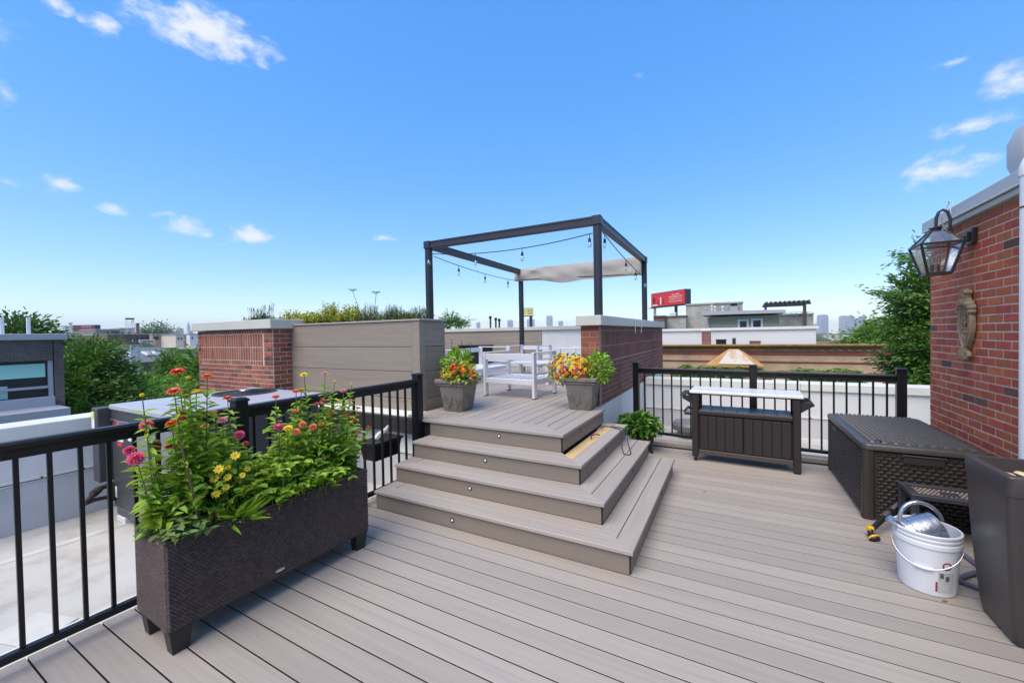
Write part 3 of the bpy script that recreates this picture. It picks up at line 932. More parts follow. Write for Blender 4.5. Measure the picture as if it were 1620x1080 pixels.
def zinnia(label, root_px, blooms, leaf_ln=.075, leafden=1.0, leafm=LEAFZ):
    rn = random.Random(hash(label) % 1000 if False else len(label) * 7)
    Y0 = sum(zpx(x, y, PLX).y for x, y, *_ in blooms) / len(blooms) if root_px is None else root_px
    root = Vector((PLX, min(max(Y0, .98), 2.07), SOILZ))
    t = thing('zinnia_plant', label, 'plant', tuple(root), 0, 'zinnias in the long planter')
    st, lf = MB(), MB()
    for i, (x, y, col, form, r) in enumerate(blooms):
        X = PLX + rn.uniform(-.11, .12)
        p = zpx(x, y, X)
        base = root + Vector((rn.uniform(-.07, .07), (p.y - root.y) * .55 + rn.uniform(-.04, .04), 0))
        base.y = min(max(base.y, .96), 2.09)
        path = stem_path(base, p, (rn.uniform(-.03, .03), rn.uniform(-.02, .02)))
        path = [q for q in path]
        st.tube(path, [.0042, .004, .0036, .0032, .0028, .0025], 5)
        out = (path[-1] - path[-2]).normalized()
        face = (out + Vector((.25, -.25, .15)) * (1 if form == 'ball' else .6)).normalized()
        o = put('bloom', bloom(col, form, r), t, p - root)
        o.rotation_mode = 'QUATERNION'; o.rotation_quaternion = face.to_track_quat('Z', 'Y')
        ln = (p - base).length
        n = max(3, int(ln / .029 * leafden))
        for k in range(n):
            f = .12 + .80 * k / n
            seg = min(int(f * 5), 4); q = path[seg].lerp(path[seg + 1], f * 5 - seg)
            a0 = k * 1.57 + rn.uniform(-.4, .4)
            s = (1.15 - .55 * f) * rn.uniform(.75, 1.2)
            for sg in (0, PI):
                d = Vector((math.cos(a0 + sg), math.sin(a0 + sg), rn.uniform(-.15, .85)))
                lf.leaf(q, d, (0, 0, 1), leaf_ln * s * 1.12, leaf_ln * .44 * s, .2, rn.uniform(.1, .45))
    for k in range(int(150 * leafden)):                              # bushy lower growth
        q = root + Vector((rn.uniform(-.13, .15), rn.uniform(-.20, .20), abs(rn.gauss(.12, .13)))); q.y = min(max(q.y, .95), 2.10)
        d = Vector((rn.uniform(-1, 1), rn.uniform(-1, 1), rn.uniform(-.1, .9)))
        lf.leaf(q, d, (0, 0, 1), leaf_ln * rn.uniform(.65, 1.1), leaf_ln * .42, .2, rn.uniform(.1, .5))
    st.v = [tuple(Vector(p) - root) for p in st.v]; lf.v = [tuple(Vector(p) - root) for p in lf.v]
    dry = MB()
    for k in range(14):
        q = Vector((rn.uniform(-.12, .14), rn.uniform(-.12, .12), abs(rn.gauss(.05, .06)))); q.y = min(max(q.y + root.y, .95), 2.10) - root.y
        dry.leaf(q, (rn.uniform(-1, 1), rn.uniform(-1, 1), rn.uniform(-.6, .1)), (0, 0, 1), leaf_ln * rn.uniform(.6, 1.0), leaf_ln * .3, .5, .7)
    st.build('stem', STEM, t, smooth=True)
    stuff(lf.build('foliage', leafm, t))
    stuff(dry.build('withered_leaves', mat('withered_leaf', (.24, .17, .055), .8, var=.3, island=.4, trans=.2), t))
    return t


zinnia('zinnia with round pink blooms leaning far left over the planter end', 1.02, [(110, 357, 'pink', 'ball', .031), (52, 540, 'pink', 'ball', .036), (15, 495, 'pink', 'ball', .026), (158, 470, 'brown', 'ball', .030), (250, 463, 'magenta', 'ball', .034), (86, 190, 'yellow', 'bud', .010)], .07)
zinnia('tall zinnia with orange flat blooms at the left end of the planter', 1.16, [(282, 60, 'red', 'flat', .034), (262, 168, 'coral', 'flat', .034), (445, 85, 'orange', 'flat', .026), (385, 172, 'orange', 'flat', .028), (320, 200, 'coral', 'flat', .028), (248, 345, 'orange', 'flat', .028), (302, 305, 'pink', 'ball', .030), (340, 95, 'yellow', 'bud', .010)], .08, 1.2)
zinnia('zinnia with peach and pink blooms in front of the black middle post', 1.34, [(368, 353, 'peach', 'flat', .027), (432, 362, 'peach', 'flat', .025), (473, 288, 'coral', 'flat', .027), (527, 327, 'palepink', 'flat', .028), (510, 410, 'magenta', 'flat', .024), (623, 410, 'pink', 'ball', .029), (655, 460, 'pink', 'ball', .021), (557, 207, 'red', 'flat', .026)], .08, 1.1)
zinnia('zinnia with coral and magenta blooms left of the tall yellow one', 1.66, [(823, 200, 'coral', 'flat', .025), (838, 363, 'magenta', 'flat', .030), (928, 280, 'coral', 'flat', .022), (935, 170, 'coral', 'flat', .027), (965, 163, 'coral', 'flat', .022), (890, 373, 'yellow', 'flat', .030), (935, 393, 'peach', 'ball', .026)], .075)
zinnia('zinnia crowded with peach blooms in the middle of the right clump', 1.84, [(970, 353, 'peach', 'ball', .024), (1028, 367, 'peach', 'ball', .027), (1075, 350, 'peach', 'flat', .022), (945, 325, 'orange', 'flat', .020), (1053, 240, 'magenta', 'flat', .026), (1085, 222, 'magenta', 'flat', .024), (1143, 405, 'peach', 'flat', .028), (1122, 295, 'red', 'ball', .030), (1058, 445, 'yellow', 'daisy', .022)], .075, 1.1)
zinnia('tall zinnia with one yellow and two pale pink blooms on thin stems', 1.92, [(978, 78, 'yellow', 'flat', .024), (1095, 72, 'palepink', 'flat', .024), (1195, 167, 'palepink', 'flat', .026), (1148, 115, 'yellow', 'bud', .010), (1240, 130, 'yellow', 'bud', .010)], .07, 1.0)
zinnia('zinnia with small orange blooms at the right end of the planter', 2.05, [(1255, 330, 'orange', 'flat', .028), (1275, 262, 'red', 'flat', .024), (1337, 367, 'orange', 'flat', .024), (1278, 395, 'orange', 'flat', .024), (1210, 300, 'coral', 'flat', .02), (1180, 455, 'orange', 'flat', .024), (1090, 420, 'yellow', 'flat', .022)], .07, 1.0)
# bare stake
b = MB(); q0 = Vector((PLX + .12, 1.08, SOILZ)); q1 = zpx(290, 420, PLX + .10)
tag(b.tube([q0, q0.lerp(q1, .5) + Vector((0, .006, 0)), q1], [.007, .0065, .005], 7).build('plant_stake', STAKE, smooth=True), 'bare brown stake standing in the left part of the planter', 'stake')


def coreopsis(label, y0, blooms, x0, n=130, h=.20):
    root = Vector((x0, y0, SOILZ))
    rn = random.Random(int(y0 * 100))
    t = thing('coreopsis_plant', label, 'plant', tuple(root), 0, 'yellow coreopsis in the long planter')
    st, lf = MB(), MB()
    for k in range(n):
        a = rn.uniform(0, 2 * PI); e = rn.uniform(.35, 2.2)
        d = Vector((math.cos(a), math.sin(a), e)).normalized()
        lf.leaf(Vector((rn.uniform(-.04, .04), rn.uniform(-.05, .05), 0)), d, (0, 0, 1), h * rn.uniform(.6, 1.15), .012, .2, rn.uniform(.1, .4))
    for x, y, r in blooms:
        p = zpx(x, y, x0 + rn.uniform(-.02, .05)) - root
        st.tube(stem_path((rn.uniform(-.02, .02), rn.uniform(-.03, .03), .05), p, (0, 0)), .0018, 4)
        o = put('bloom', bloom('yellow', 'daisy', r), t, p)
        o.rotation_mode = 'QUATERNION'; o.rotation_quaternion = Vector((.5 + rn.uniform(-.3, .3), -.5, .6)).normalized().to_track_quat('Z', 'Y')
    st.build('stem', STEM, t, smooth=True); stuff(lf.build('foliage', LEAFL, t))


coreopsis('clump of bright yellow daisies with grassy leaves at the front rim', 1.26, [(510, 598, .026), (487, 650, .025), (558, 590, .019), (558, 643, .021), (548, 698, .020), (495, 735, .023), (638, 632, .018), (640, 702, .020), (668, 597, .018), (600, 525, .026)], PLX + .10, 190, .20)
coreopsis('small yellow daisies among feathery leaves in the right clump', 1.80, [(1028, 565, .024), (985, 495, .012), (1070, 510, .012), (880, 460, .012), (858, 683, .016), (1020, 480, .016), (1110, 540, .018), (940, 560, .018), (1060, 620, .018), (780, 600, .018)], PLX + .02, 150, .24)


def clover(label, y0, y1, n, h, lm, x0=-.15, x1=.17, size=.045, cat='plant'):
    """low mounded plant with rounded leaflets in threes"""
    root = Vector((PLX, (y0 + y1) / 2, SOILZ))
    rn = random.Random(int(y0 * 977))
    t = thing('strawberry_plant', label, cat, tuple(root), 0, 'low leafy plants in the long planter')
    lf, st = MB(), MB()
    for k in range(n):
        p = Vector((rn.uniform(x0, x1), rn.uniform(y0, y1) - root.y, 0))
        e = 1 - abs(p.y) / ((y1 - y0) / 2) * .35
        top = p + Vector((rn.uniform(-.03, .05), rn.uniform(-.03, .03), h * e * rn.uniform(.45, 1.1)))
        if k % 2 == 0: st.tube([p, p.lerp(top, .5) + Vector((.01, 0, 0)), top], .0016, 4)
        a0 = rn.uniform(0, 6.3)
        for j in range(3):
            a = a0 + j * 2.09 + rn.uniform(-.2, .2)
            d = Vector((math.cos(a), math.sin(a), rn.uniform(-.15, .4)))
            lf.leaf(top, d, (rn.uniform(-.2, .3), rn.uniform(-.3, .1), 1), size * rn.uniform(.8, 1.25), size * .78, .16, .25)
    st.build('stem', STEM, t); stuff(lf.build('foliage', lm, t))


clover('low strawberry plant with rounded leaves filling the middle of the planter', 1.34, 1.80, 340, .28, LEAFZ, -.15, .18, .044)
clover('low strawberry plant with glossy leaves spilling over the front rim', 1.46, 1.96, 240, .17, LEAFZ, .04, .215, .042)
clover('dull green trailing plant hanging over the near left corner of the planter', .92, 1.10, 130, .13, mat('dull_leaf', (.13, .20, .05), .55, var=.25, vscale=8, island=.35, trans=.2, hue=.02), -.21, .18, .042)
clover('dark leafy plant low behind the zinnias at the left of the planter', 1.08, 1.42, 170, .26, LEAFD, -.17, .05, .055)
clover('dark leafy plant low behind the zinnias at the right end of the planter', 1.72, 2.10, 200, .28, LEAFD, -.17, .12, .05)

# ---- flower pots on the platform
POT = mat('taupe_cast_pot', (.215, .188, .165), .6, var=.2, vscale=8, bump=.2, bscale=30, dirt=(.07, .06, .052), dscale=5, damt=.5)


def sq_ring(h, z, r=.02): return [(x, y, z) for x, y in rounded_rect(h, h, r, 3)]


def cast_pot(label, loc, rz):
    t = thing('flower_pot', label, 'pot', loc, rz, 'pots at the top of the stairs')
    MB().loft([sq_ring(.125, .0), sq_ring(.135, .012), sq_ring(.172, .30), sq_ring(.176, .31)]).build('pot_body', POT, t, smooth=True)
    MB().loft([sq_ring(.174, .311), sq_ring(.196, .322), sq_ring(.198, .336), sq_ring(.186, .341), sq_ring(.188, .346), sq_ring(.212, .352), sq_ring(.216, .385), sq_ring(.208, .392), sq_ring(.175, .392), sq_ring(.170, .36)]).build('pot_rim', POT, t, smooth=True)
    MB().loft([sq_ring(.168, .345), sq_ring(.168, .362)]).build('soil', MATS['soil'], t)
    rn = random.Random(5)
    for face in range(4):                                   # moulded grass blades
        b = MB()
        for c0 in (-.055, .06):
            for k in range(7):
                a = -.75 + 1.5 * k / 6 + rn.uniform(-.1, .1)
                ln = rn.uniform(.10, .19) * (1 - abs(a) * .3)
                zb = .03
                pts = []
                for f in (0, .5, 1):
                    zz = zb + math.cos(a) * ln * f; xx = c0 + math.sin(a) * ln * f * (1 + .3 * f)
                    hw = .125 + (.172 - .125) * zz / .30
                    pts.append((max(-hw + .02, min(hw - .02, xx)), -(hw + .003), zz))
                wv = (.009, .012, .001)
                vs = []
                for (px_, py_, pz_), ww in zip(pts, wv):
                    vs += [(px_ - ww, py_ + .004, pz_), (px_, py_ - .010, pz_), (px_ + ww, py_ + .004, pz_)]
                T = Matrix.Rotation(face * PI / 2, 4, 'Z')
                b.add([T @ Vector(q) for q in vs], [(0, 1, 4, 3), (1, 2, 5, 4), (3, 4, 7, 6), (4, 5, 8, 7)])
        stuff(b.build('grass_relief', POT, t))
    return t


cast_pot('square taupe pot with moulded grass blades holding red and yellow flowers', (-3.00, 4.06, PZ), R(4))
cast_pot('square taupe pot with moulded grass blades holding orange flowers', (-1.62, 4.75, PZ), R(4))


def bush(name, label, cat, loc, shells, lm, size, group=None, stems=True, seed=1, up=.6, wd=.5):
    """leafy plant: shells = list of (centre, radii, leaf count)"""
    rn = random.Random(seed)
    t = thing(name, label, cat, loc, 0, group)
    lf, st = MB(), MB()
    for c, rad, n in shells:
        c = Vector(c)
        for k in range(n):
            d = Vector((rn.gauss(0, 1), rn.gauss(0, 1), rn.gauss(0, 1))).normalized()
            rr_ = rn.uniform(.35, 1.05) ** .6
            p = c + Vector((d.x * rad[0], d.y * rad[1], d.z * rad[2])) * rr_
            dd = d + Vector((rn.uniform(-.8, .8), rn.uniform(-.8, .8), rn.uniform(-.4, up)))
            lf.leaf(p, dd, (d.x * .5, d.y * .5, 1), size * rn.uniform(.7, 1.3), size * wd * rn.uniform(.8, 1.2), .2, rn.uniform(.1, .4))
            if stems and k % 9 == 0: st.tube([(c.x * .5, c.y * .5, 0), (c + (p - c) * .3), p], .003, 4)
    if st.v: st.build('stem', STEM, t)
    stuff(lf.build('foliage', lm, t))
    return t


def dots(parent, name, col, form, r, shells, n, seed):
    rn = random.Random(seed)
    for k in range(n):
        c, rad = shells[k % len(shells)]
        d = Vector((rn.gauss(0, 1) + .3, rn.gauss(0, 1) - .9, rn.gauss(0, 1) + .5)).normalized()
        p = Vector(c) + Vector((d.x * rad[0], d.y * rad[1], d.z * rad[2])) * rn.uniform(.85, 1.1)
        o = put(name, bloom(col, form, r * rn.choice((.9, 1.0, 1.1))), parent, p)
        o.rotation_mode = 'QUATERNION'; o.rotation_quaternion = (d + Vector((0, -.2, .2))).normalized().to_track_quat('Z', 'Y')


t = bush('coleus_plant', 'bright green leafy plant at the back of the left pot', 'plant', (-3.06, 4.14, PZ + .362), [((-.02, .02, .17), (.20, .15, .20), 330)], LEAFL, .08, seed=3)
t = bush('begonia_plant', 'mound of red and yellow flowers in the left pot', 'plant', (-2.96, 4.02, PZ + .362), [((.03, -.02, .08), (.24, .18, .14), 300)], mat('yellowgreen_leaf', (.36, .42, .03), .5, var=.15, island=.3, trans=.3), .05, seed=4, wd=.7)
dots(t, 'bloom', 'red', 'flat', .022, [((.03, -.02, .09), (.24, .18, .14))], 26, 8)
dots(t, 'bloom', 'orange', 'flat', .018, [((.03, -.02, .09), (.24, .18, .14))], 10, 9)
dots(t, 'bloom', 'yellow', 'flat', .018, [((.03, -.02, .10), (.24, .18, .14))], 16, 10)
t = bush('nasturtium_plant', 'mound of orange and yellow flowers in the right pot', 'plant', (-1.72, 4.70, PZ + .362), [((-.07, -.02, .12), (.25, .18, .19), 280)], MATS['yellowgreen_leaf'], .05, seed=6, wd=.7)
dots(t, 'bloom', 'orange', 'flat', .022, [((-.04, -.03, .12), (.26, .19, .19))], 62, 12)
dots(t, 'bloom', 'yellow', 'flat', .022, [((-.04, -.03, .13), (.26, .19, .19))], 54, 13)
t = bush('leafy_plant', 'bright green leafy plant at the right of the orange flowers', 'plant', (-1.50, 4.78, PZ + .362), [((.06, .02, .13), (.16, .15, .18), 380)], LEAFL, .058, seed=7)
for (x, y, nm) in ((-3.22, 4.2, 'three thin dry flower spikes rising behind the left pot'), (-1.50, 4.9, 'single thin dry flower spike rising behind the right pot')):
    b = MB()
    for dx, dy, hh in (((0, 0, .52), (.12, .05, .50), (.24, .08, .47)) if x < -3 else ((0, 0, .46),)):
        b.tube([(x + dx, y + dy, PZ + .36), (x + dx + .01, y + dy, PZ + .36 + hh * .6), (x + dx + .03, y + dy, PZ + .36 + hh)], [.003, .0025, .002], 5)
        for k in range(5):
            b.lathe([(.002, 0), (.007, .008), (.002, .018)], 6, Matrix.Translation((x + dx + .018 + .003 * k + (.006 if k % 2 else -.006), y + dy, PZ + .36 + hh * (.66 + .075 * k))))
    tag(b.build('seed_stalks', mat('dry_dark_stalk', (.05, .04, .035), .8)), nm, 'stalks')

# hydrangea in a dark pot behind the stairs
t = thing('nursery_pot', 'small black pot on a foot behind the right end of the stairs', 'pot', (-1.04, 5.55, 0))
MB().lathe([(.10, .04), (.13, .26), (.14, .265), (.14, .28), (.12, .28), (.118, .25)], 20).build('pot_body', BLACK, t, smooth=True)
for k in range(3):
    a = k * 2.1 - .5
    MB().bar((.09 * math.cos(a), .09 * math.sin(a), .05), (.125 * math.cos(a), .125 * math.sin(a), .001), .03, .025, .003).build('foot', BLACK, t)
bush('hydrangea_plant', 'leafy green potted shrub behind the right end of the stairs', 'plant', (-1.08, 5.58, .22), [((-.02, 0, .12), (.25, .21, .14), 400), ((-.14, .05, .12), (.16, .17, .11), 110)], mat('hydrangea_leaf', (.095, .23, .022), .4, var=.15, island=.4, trans=.25, hue=.015), .085, seed=15, wd=.62)

# ---- brown serving cart
CART = mat('brown_resin', (.022, .015, .014), .5, var=.15, vscale=12, bump=.15, bscale=60)
CARTS = mat('slate_resin_shelf', (.07, .07, .085), .45, var=.1, vscale=8, bump=.1, bscale=40)
STEEL = mat('brushed_steel_top', (.82, .81, .80), .30, metal=.25, var=.05, vscale=3, stretch=(1, 30, 1))
c = thing('serving_cart', 'dark brown resin serving cart with steel top and louvred doors', 'cart', (.115, 5.60, 0), R(-2.6))
for sx in (-1, 1):
    for sy in (-1, 1):
        x = sx * .515
        MB().box(x - .036, x + .036, sy * .19 - .034, sy * .19 + .034, .055 if sx < 0 else .012, .818, .008).build('leg', CART, c)
        if sx > 0: MB().box(x - .030, x + .030, sy * .19 - .030, sy * .19 + .030, .0005, .0115, .002).build('foot', BLACK, c)
    if sx < 0:
        for sy in (-1, 1):
            MB().lathe([(.030, -.014), (.033, -.008), (.033, .008), (.030, .014)], 18, Matrix.Translation((-.515, sy * .19, .0335)) @ Matrix.Rotation(PI / 2, 4, 'Y')).build('wheel', BLACK, c, smooth=True)
MB().box(-.478, .478, -.19, .19, .125, .575).build('cabinet_core', UNDER, c)
for dn in (-1, 1):
    door = MB().box(min(0, dn * .47) + .003, max(0, dn * .47) - .003, -.204, -.192, .150, .565, .003).build('door', CART, c)
    for k in range(5):
        a = (dn * .47 if dn < 0 else 0) + .008 + k * .0915
        MB().box(a + .002, a + .0885, -.213, -.2045, .155, .560, .004).build('plank', CART, door)
for sx in (-1, 1):
    MB().box(sx * .4785 - .004, sx * .4785 + .004, -.185, .185, .13, .57).build('side_panel', CART, c)
MB().box(-.478, .478, -.212, -.192, .088, .145, .005).build('bottom_rail', mat('grey_brown_rail', (.06, .048, .042), .5), c)
sh = MB().box(-.478, .478, -.222, .20, .578, .622, .006).build('shelf', CART, c)
for k in range(7):
    MB().box(-.470 + k * .135, -.470 + k * .135 + .130, -.214, .195, .6225, .630, .002).build('shelf_tile', CARTS, sh)
MB().box(-.585, .585, -.225, .225, .822, .836, .004).build('top_frame', CART, c)
MB().box(-.575, .575, -.238, .238, .8365, .868, .005).build('steel_top', STEEL, c)
for sy in (-1, 1):                           # side brackets
    MB().loft([[(-.552, sy * .19 - .02, .70), (-.552, sy * .19 + .02, .70), (-.552, sy * .19 + .02, .80), (-.552, sy * .19 - .02, .80)],
               [(-.66, sy * .19 - .02, .765), (-.66, sy * .19 + .02, .765), (-.66, sy * .19 + .02, .80), (-.66, sy * .19 - .02, .80)]]).build('bracket', CART, c)
    MB().loft([[(.552, sy * .19 - .02, .68), (.552, sy * .19 + .02, .68), (.552, sy * .19 + .02, .80), (.552, sy * .19 - .02, .80)],
               [(.66, sy * .19 - .02, .76), (.66, sy * .19 + .02, .76), (.66, sy * .19 + .02, .79), (.66, sy * .19 - .02, .79)]]).build('bracket', CART, c)
    MB().box(-.64, -.552, sy * .19 - .016, sy * .19 + .016, .560, .592, .004).build('bracket', CART, c)
MB().tube([(.655, -.24, .775), (.655, .24, .775)], .014, 12).build('towel_bar', CART, c, smooth=True)
MB().box(-.655, -.625, -.20, .20, .5925, .605, .003).build('bottle_rack', CART, c)
MB().box(-.69, -.62, -.22, .22, .801, .812, .003).build('side_ledge', CART, c)

# ---- rattan deck box
BOXM = mat('dark_brown_wicker_resin', (.034, .026, .021), .45, var=.15, vscale=12, bump=.08, bscale=60)
LIDM = mat('wicker_lid_resin', (.055, .047, .042), .40, var=.15, vscale=8)
d = thing('storage_box', 'large dark brown woven deck storage box against the red brick wall', 'storage box', (1.325, 5.045, 0))
BX, BYY = .372, .705
MB().loft([[(x, y, .006) for x, y in rounded_rect(BX - .018, BYY - .018, .04)], [(x, y, .575) for x, y in rounded_rect(BX - .012, BYY - .012, .05)]]).build('box_body', BOXM, d, smooth=True)
b = MB()
weave(b, (-BX + .013, BYY - .09, .035), (0, -1, 0), (0, 0, 1), (-1, 0, 0), 2 * BYY - .18, .53, 24, 17, .020, .06)
stuff(b.build('woven_side', BOXM, d))
b = MB()
weave(b, (-BX + .09, -BYY + .013, .035), (1, 0, 0), (0, 0, 1), (0, -1, 0), 2 * BX - .18, .53, 11, 18, .012, .06)
stuff(b.build('woven_side', BOXM, d))
for sx in (-1, 1):
    for sy in (-1, 1):
        MB().loft([[(x + sx * (BX - .040), y + sy * (BYY - .040), z) for x, y in rounded_rect(.044, .044, .030, 4)] for z in (.002, .585)]).build('corner_post', BOXM, d, smooth=True)
lid = MB().loft([[(x, y, z) for x, y in rounded_rect(BX + o, BYY + o, .055)] for z, o in ((.586, .006), (.590, .012), (.622, .012), (.634, .004), (.636, -.045))], caps=True).build('lid', LIDM, d, smooth=True)
b = MB()
weave(b, (-BX + .055, -BYY + .055, .6365), (0, 1, 0), (1, 0, 0), (0, 0, 1), 2 * BYY - .11, 2 * BX - .11, 30, 17, .017, .04)
stuff(b.build('woven_top', LIDM, lid))
MB().box(-.12, .12, -BYY - .008, -BYY - .0005, .50, .555, .004).build('handle_recess', UNDER, d)
MB().box(-.13, .13, -BYY - .012, -BYY - .0005, .558, .572, .004).build('handle', BOXM, d)
MB().box(-BX - .008, -BX - .0005, .25, .42, .515, .545, .003).build('handle', RESIN, d)
MB().lathe([(.022, 0), (.020, .004), (.014, .006)], 16, Matrix.Translation((-BX + .12, -BYY + .09, .6505))).build('lid_lock', RESIN, lid, smooth=True)

# ---- small slotted side table
st = thing('side_table', 'low dark grey side table with a perforated woven top beside the bucket', 'table', (1.40, 4.145, 0))
SLATE = mat('slate_resin', (.040, .041, .052), .38, var=.1, vscale=14)
hx, hy, hz = .245, .150, .368
for x0, x1, y0, y1 in ((-hx, hx, -hy, -hy + .045), (-hx, hx, hy - .045, hy), (-hx, -hx + .055, -hy + .0455, hy - .0455), (hx - .055, hx, -hy + .0455, hy - .0455)):
    MB().box(x0, x1, y0, y1, hz - .035, hz, .004).build('top_frame', SLATE, st)
TAN = mat('tan_weave', (.34, .27, .22), .6, island=.2)
MB().box(-hx + .05, hx - .05, -hy + .04, hy - .04, hz - .03, hz - .018).build('top_panel', mat('brown_panel', (.05, .038, .033), .5), st)
b = MB()
for i in range(30):
    for j in range(9):
        if (i + j) % 2: continue
        x, y = -hx + .062 + i * .0127, -hy + .052 + j * .0215
        b.box(x, x + .010, y, y + .012, hz - .0175, hz - .012)
stuff(b.build('woven_slots', TAN, st))
MB().box(-.05, .05, -.05, .02, hz - .0115, hz - .006, .002).build('centre_plate', SLATE, st)
for sx in (-1, 1):
    for sy in (-1, 1):
        MB().box(sx * (hx - .022) - .021, sx * (hx - .022) + .021, sy * (hy - .02) - .019, sy * (hy - .02) + .019, .001, hz - .036, .004).build('leg', SLATE, st)
    MB().box(sx * (hx - .022) - .012, sx * (hx - .022) + .012, -hy + .040, hy - .040, .06, .09, .003).build('stretcher', SLATE, st)
    MB().bar((sx * (hx - .022), -hy + .04, .31), (sx * (hx - .022), hy - .04, .10), .016, .02, .003).build('brace', SLATE, st)

# ---- bucket, watering can, hose nozzle
WP = mat('white_bucket_plastic', (.70, .71, .75), .32, var=.04, vscale=5, dirt=(.52, .51, .50), dscale=4, damt=.35)
bk = thing('bucket', 'white plastic bucket with wire handle and printed label', 'bucket', (1.045, 3.385, 0))
MB().lathe([(.118, .0), (.127, .004), (.129, .012), (.146, .285), (.153, .288), (.153, .312), (.147, .314), (.148, .328), (.153, .330), (.153, .338), (.149, .340), (.150, .352), (.155, .354), (.156, .366), (.152, .370), (.145, .368), (.122, .02), (.02, .015)], 48).build('bucket_body', WP, bk, smooth=True)
h = MB()
pts = []
for k in range(25):
    a = PI * k / 24
    x = .158 * math.cos(a); dn = math.sin(a)
    pts.append((x, -.10 * dn - .048 * dn ** .5, .30 - .135 * dn))
Rz = Matrix.Rotation(R(-22), 4, 'Z')
h.tube(pts, .0026, 6, T=Rz)
hd = h.build('wire_handle', mat('steel_wire', (.42, .42, .44), .35, metal=.8), bk, smooth=True)
MB().tube([pts[10], pts[11], pts[12], pts[13], pts[14]], .009, 10, T=Rz).build('grip', WP, hd, smooth=True)


def curved_label(name, a0, a1, za, zb, m, parent, r0=.129, r1=.146, off=.0008):
    b = MB(); n = 10
    def rad(z): return r0 + (r1 - r0) * (z - .012) / .273 + off
    rings = [[(rad(z) * math.cos(a0 + (a1 - a0) * k / n), rad(z) * math.sin(a0 + (a1 - a0) * k / n), z) for k in range(n + 1)] for z in (za, zb)]
    b.loft(rings, caps=False, closed=False)
    return b.build(name, m, parent)


A0 = R(-86)
lab = curved_label('printed_label', A0, A0 + R(34), .03, .155, mat('label_grey', (.46, .47, .47), .4, var=.3, vscale=90), bk)
RED = mat('label_red', (.30, .03, .03), .4); INK = mat('label_ink', (.10, .10, .10), .4)
curved_label('red_stripe', A0 - R(5), A0 - R(1), .035, .095, RED, lab, off=.0016)
curved_label('ink_block', A0 + R(3), A0 + R(10), .120, .150, INK, lab, off=.0018)
curved_label('ink_block', A0 + R(14), A0 + R(22), .105, .135, INK, lab, off=.0018)
b = MB()
ra = []
for rr_ in (.024, .016):
    ring = []
    for k in range(20):
        a = A0 + R(16) + rr_ / .14 * math.cos(2 * PI * k / 20); z = .195 + rr_ * math.sin(2 * PI * k / 20)
        rd = .129 + .017 * (z - .012) / .273 + .0018
        ring.append((rd * math.cos(a), rd * math.sin(a), z))
    ra.append(ring)
b.loft(ra, caps=False).build('red_ring_logo', RED, lab)

GALV = mat('galvanised_steel', (.46, .49, .56), .30, metal=.85, var=.35, vscale=16, bump=.25, bscale=40)
wc = thing('watering_can', 'galvanised watering can lying tilted inside the white bucket', 'watering can', (1.03, 3.40, .27))
zl = (RC * .86 + Vector((0, 0, .40)) - FW * .25).normalized(); xl = (Vector((0, 0, 1)) - zl * zl.z).normalized()
wc.matrix_basis = Matrix.Translation(Vector((1.035, 3.40, .335))) @ Matrix((xl, zl.cross(xl), zl)).transposed().to_4x4()
MB().lathe([(.082, -.10), (.086, -.095), (.086, .075), (.083, .08), (.081, .078), (.080, -.08), (.01, -.085)], 36).build('can_body', GALV, wc, smooth=True)
b = MB()
for z in (-.06, .04): b.lathe([(.0862, z), (.0885, z + .003), (.0862, z + .006)], 36, caps=False)
b.build('bead', GALV, wc, smooth=True)
arc = [(.05 + .125 * math.sin(a), 0, .01 + .105 * math.cos(a)) for a in [R(x) for x in range(-10, 192, 14)]]
MB().tube(arc, .0115, 10).build('carry_handle', GALV, wc, smooth=True)
arc = [(.0 + .05 * math.cos(a), -.082 - .045 * math.sin(a), .03) for a in [R(x) for x in range(0, 190, 18)]]
MB().tube(arc, .010, 10).build('back_handle', GALV, wc, smooth=True)
MB().tube([(-.01, .01, -.092), (.03, .015, -.106), (.065, .02, -.118), (.095, .02, -.130)], [.020, .017, .014, .013], 12).build('spout', GALV, wc, smooth=True)
MB().lathe([(.013, 0), (.024, .03), (.026, .04), (.005, .046)], 18, Matrix.Translation((.092, .02, -.129)) @ Matrix.Rotation(R(112), 4, 'Y')).build('rose', GALV, wc, smooth=True)

HOSE = mat('grey_hose', (.12, .12, .16), .45)
YEL = mat('yellow_plastic', (.72, .40, .02), .4); BLK = mat('black_rubber', (.012, .012, .012), .5)
nz0 = at(1384, 853, Z=.012); nz1 = at(1410, 806, Z=.14)
noz = thing('spray_nozzle', 'black and yellow hose nozzle resting on the deck by the storage box', 'nozzle', tuple(nz0))
q = nz1 - nz0
nh = at(1375, 838, Z=.055) - nz0
T = Matrix.Translation((0, 0, 0)) @ (nh - Vector((.01, 0, .0))).to_track_quat('Z', 'Y').to_matrix().to_4x4()
MB().lathe([(.022, -.012), (.036, -.006), (.037, .012), (.030, .03), (.018, .05)], 20, T).build('spray_head', BLK, noz, smooth=True)
MB().lathe([(.0375, .006), (.040, .009), (.0395, .018), (.034, .021)], 20, T, caps=False).build('yellow_ring', YEL, noz, smooth=True)
MB().tube([nh * .35, nh * .8, nh + Vector((.012, .01, .012))], [.016, .018, .019], 10).build('neck', BLK, noz, smooth=True)
MB().tube([nh + Vector((-.012, 0, .012)), nh + Vector((.022, .012, .008))], .021, 10).build('yellow_collar', YEL, noz, smooth=True)
e1 = nh + Vector((.022, .012, .008))
MB().tube([e1, e1.lerp(q, .5), q], [.017, .021, .017], 10).build('grip', BLK, noz, smooth=True)
MB().tube([e1.lerp(q, .60), e1.lerp(q, .82)], .0225, 12).build('silver_band', SILV, noz, smooth=True)
b = MB()
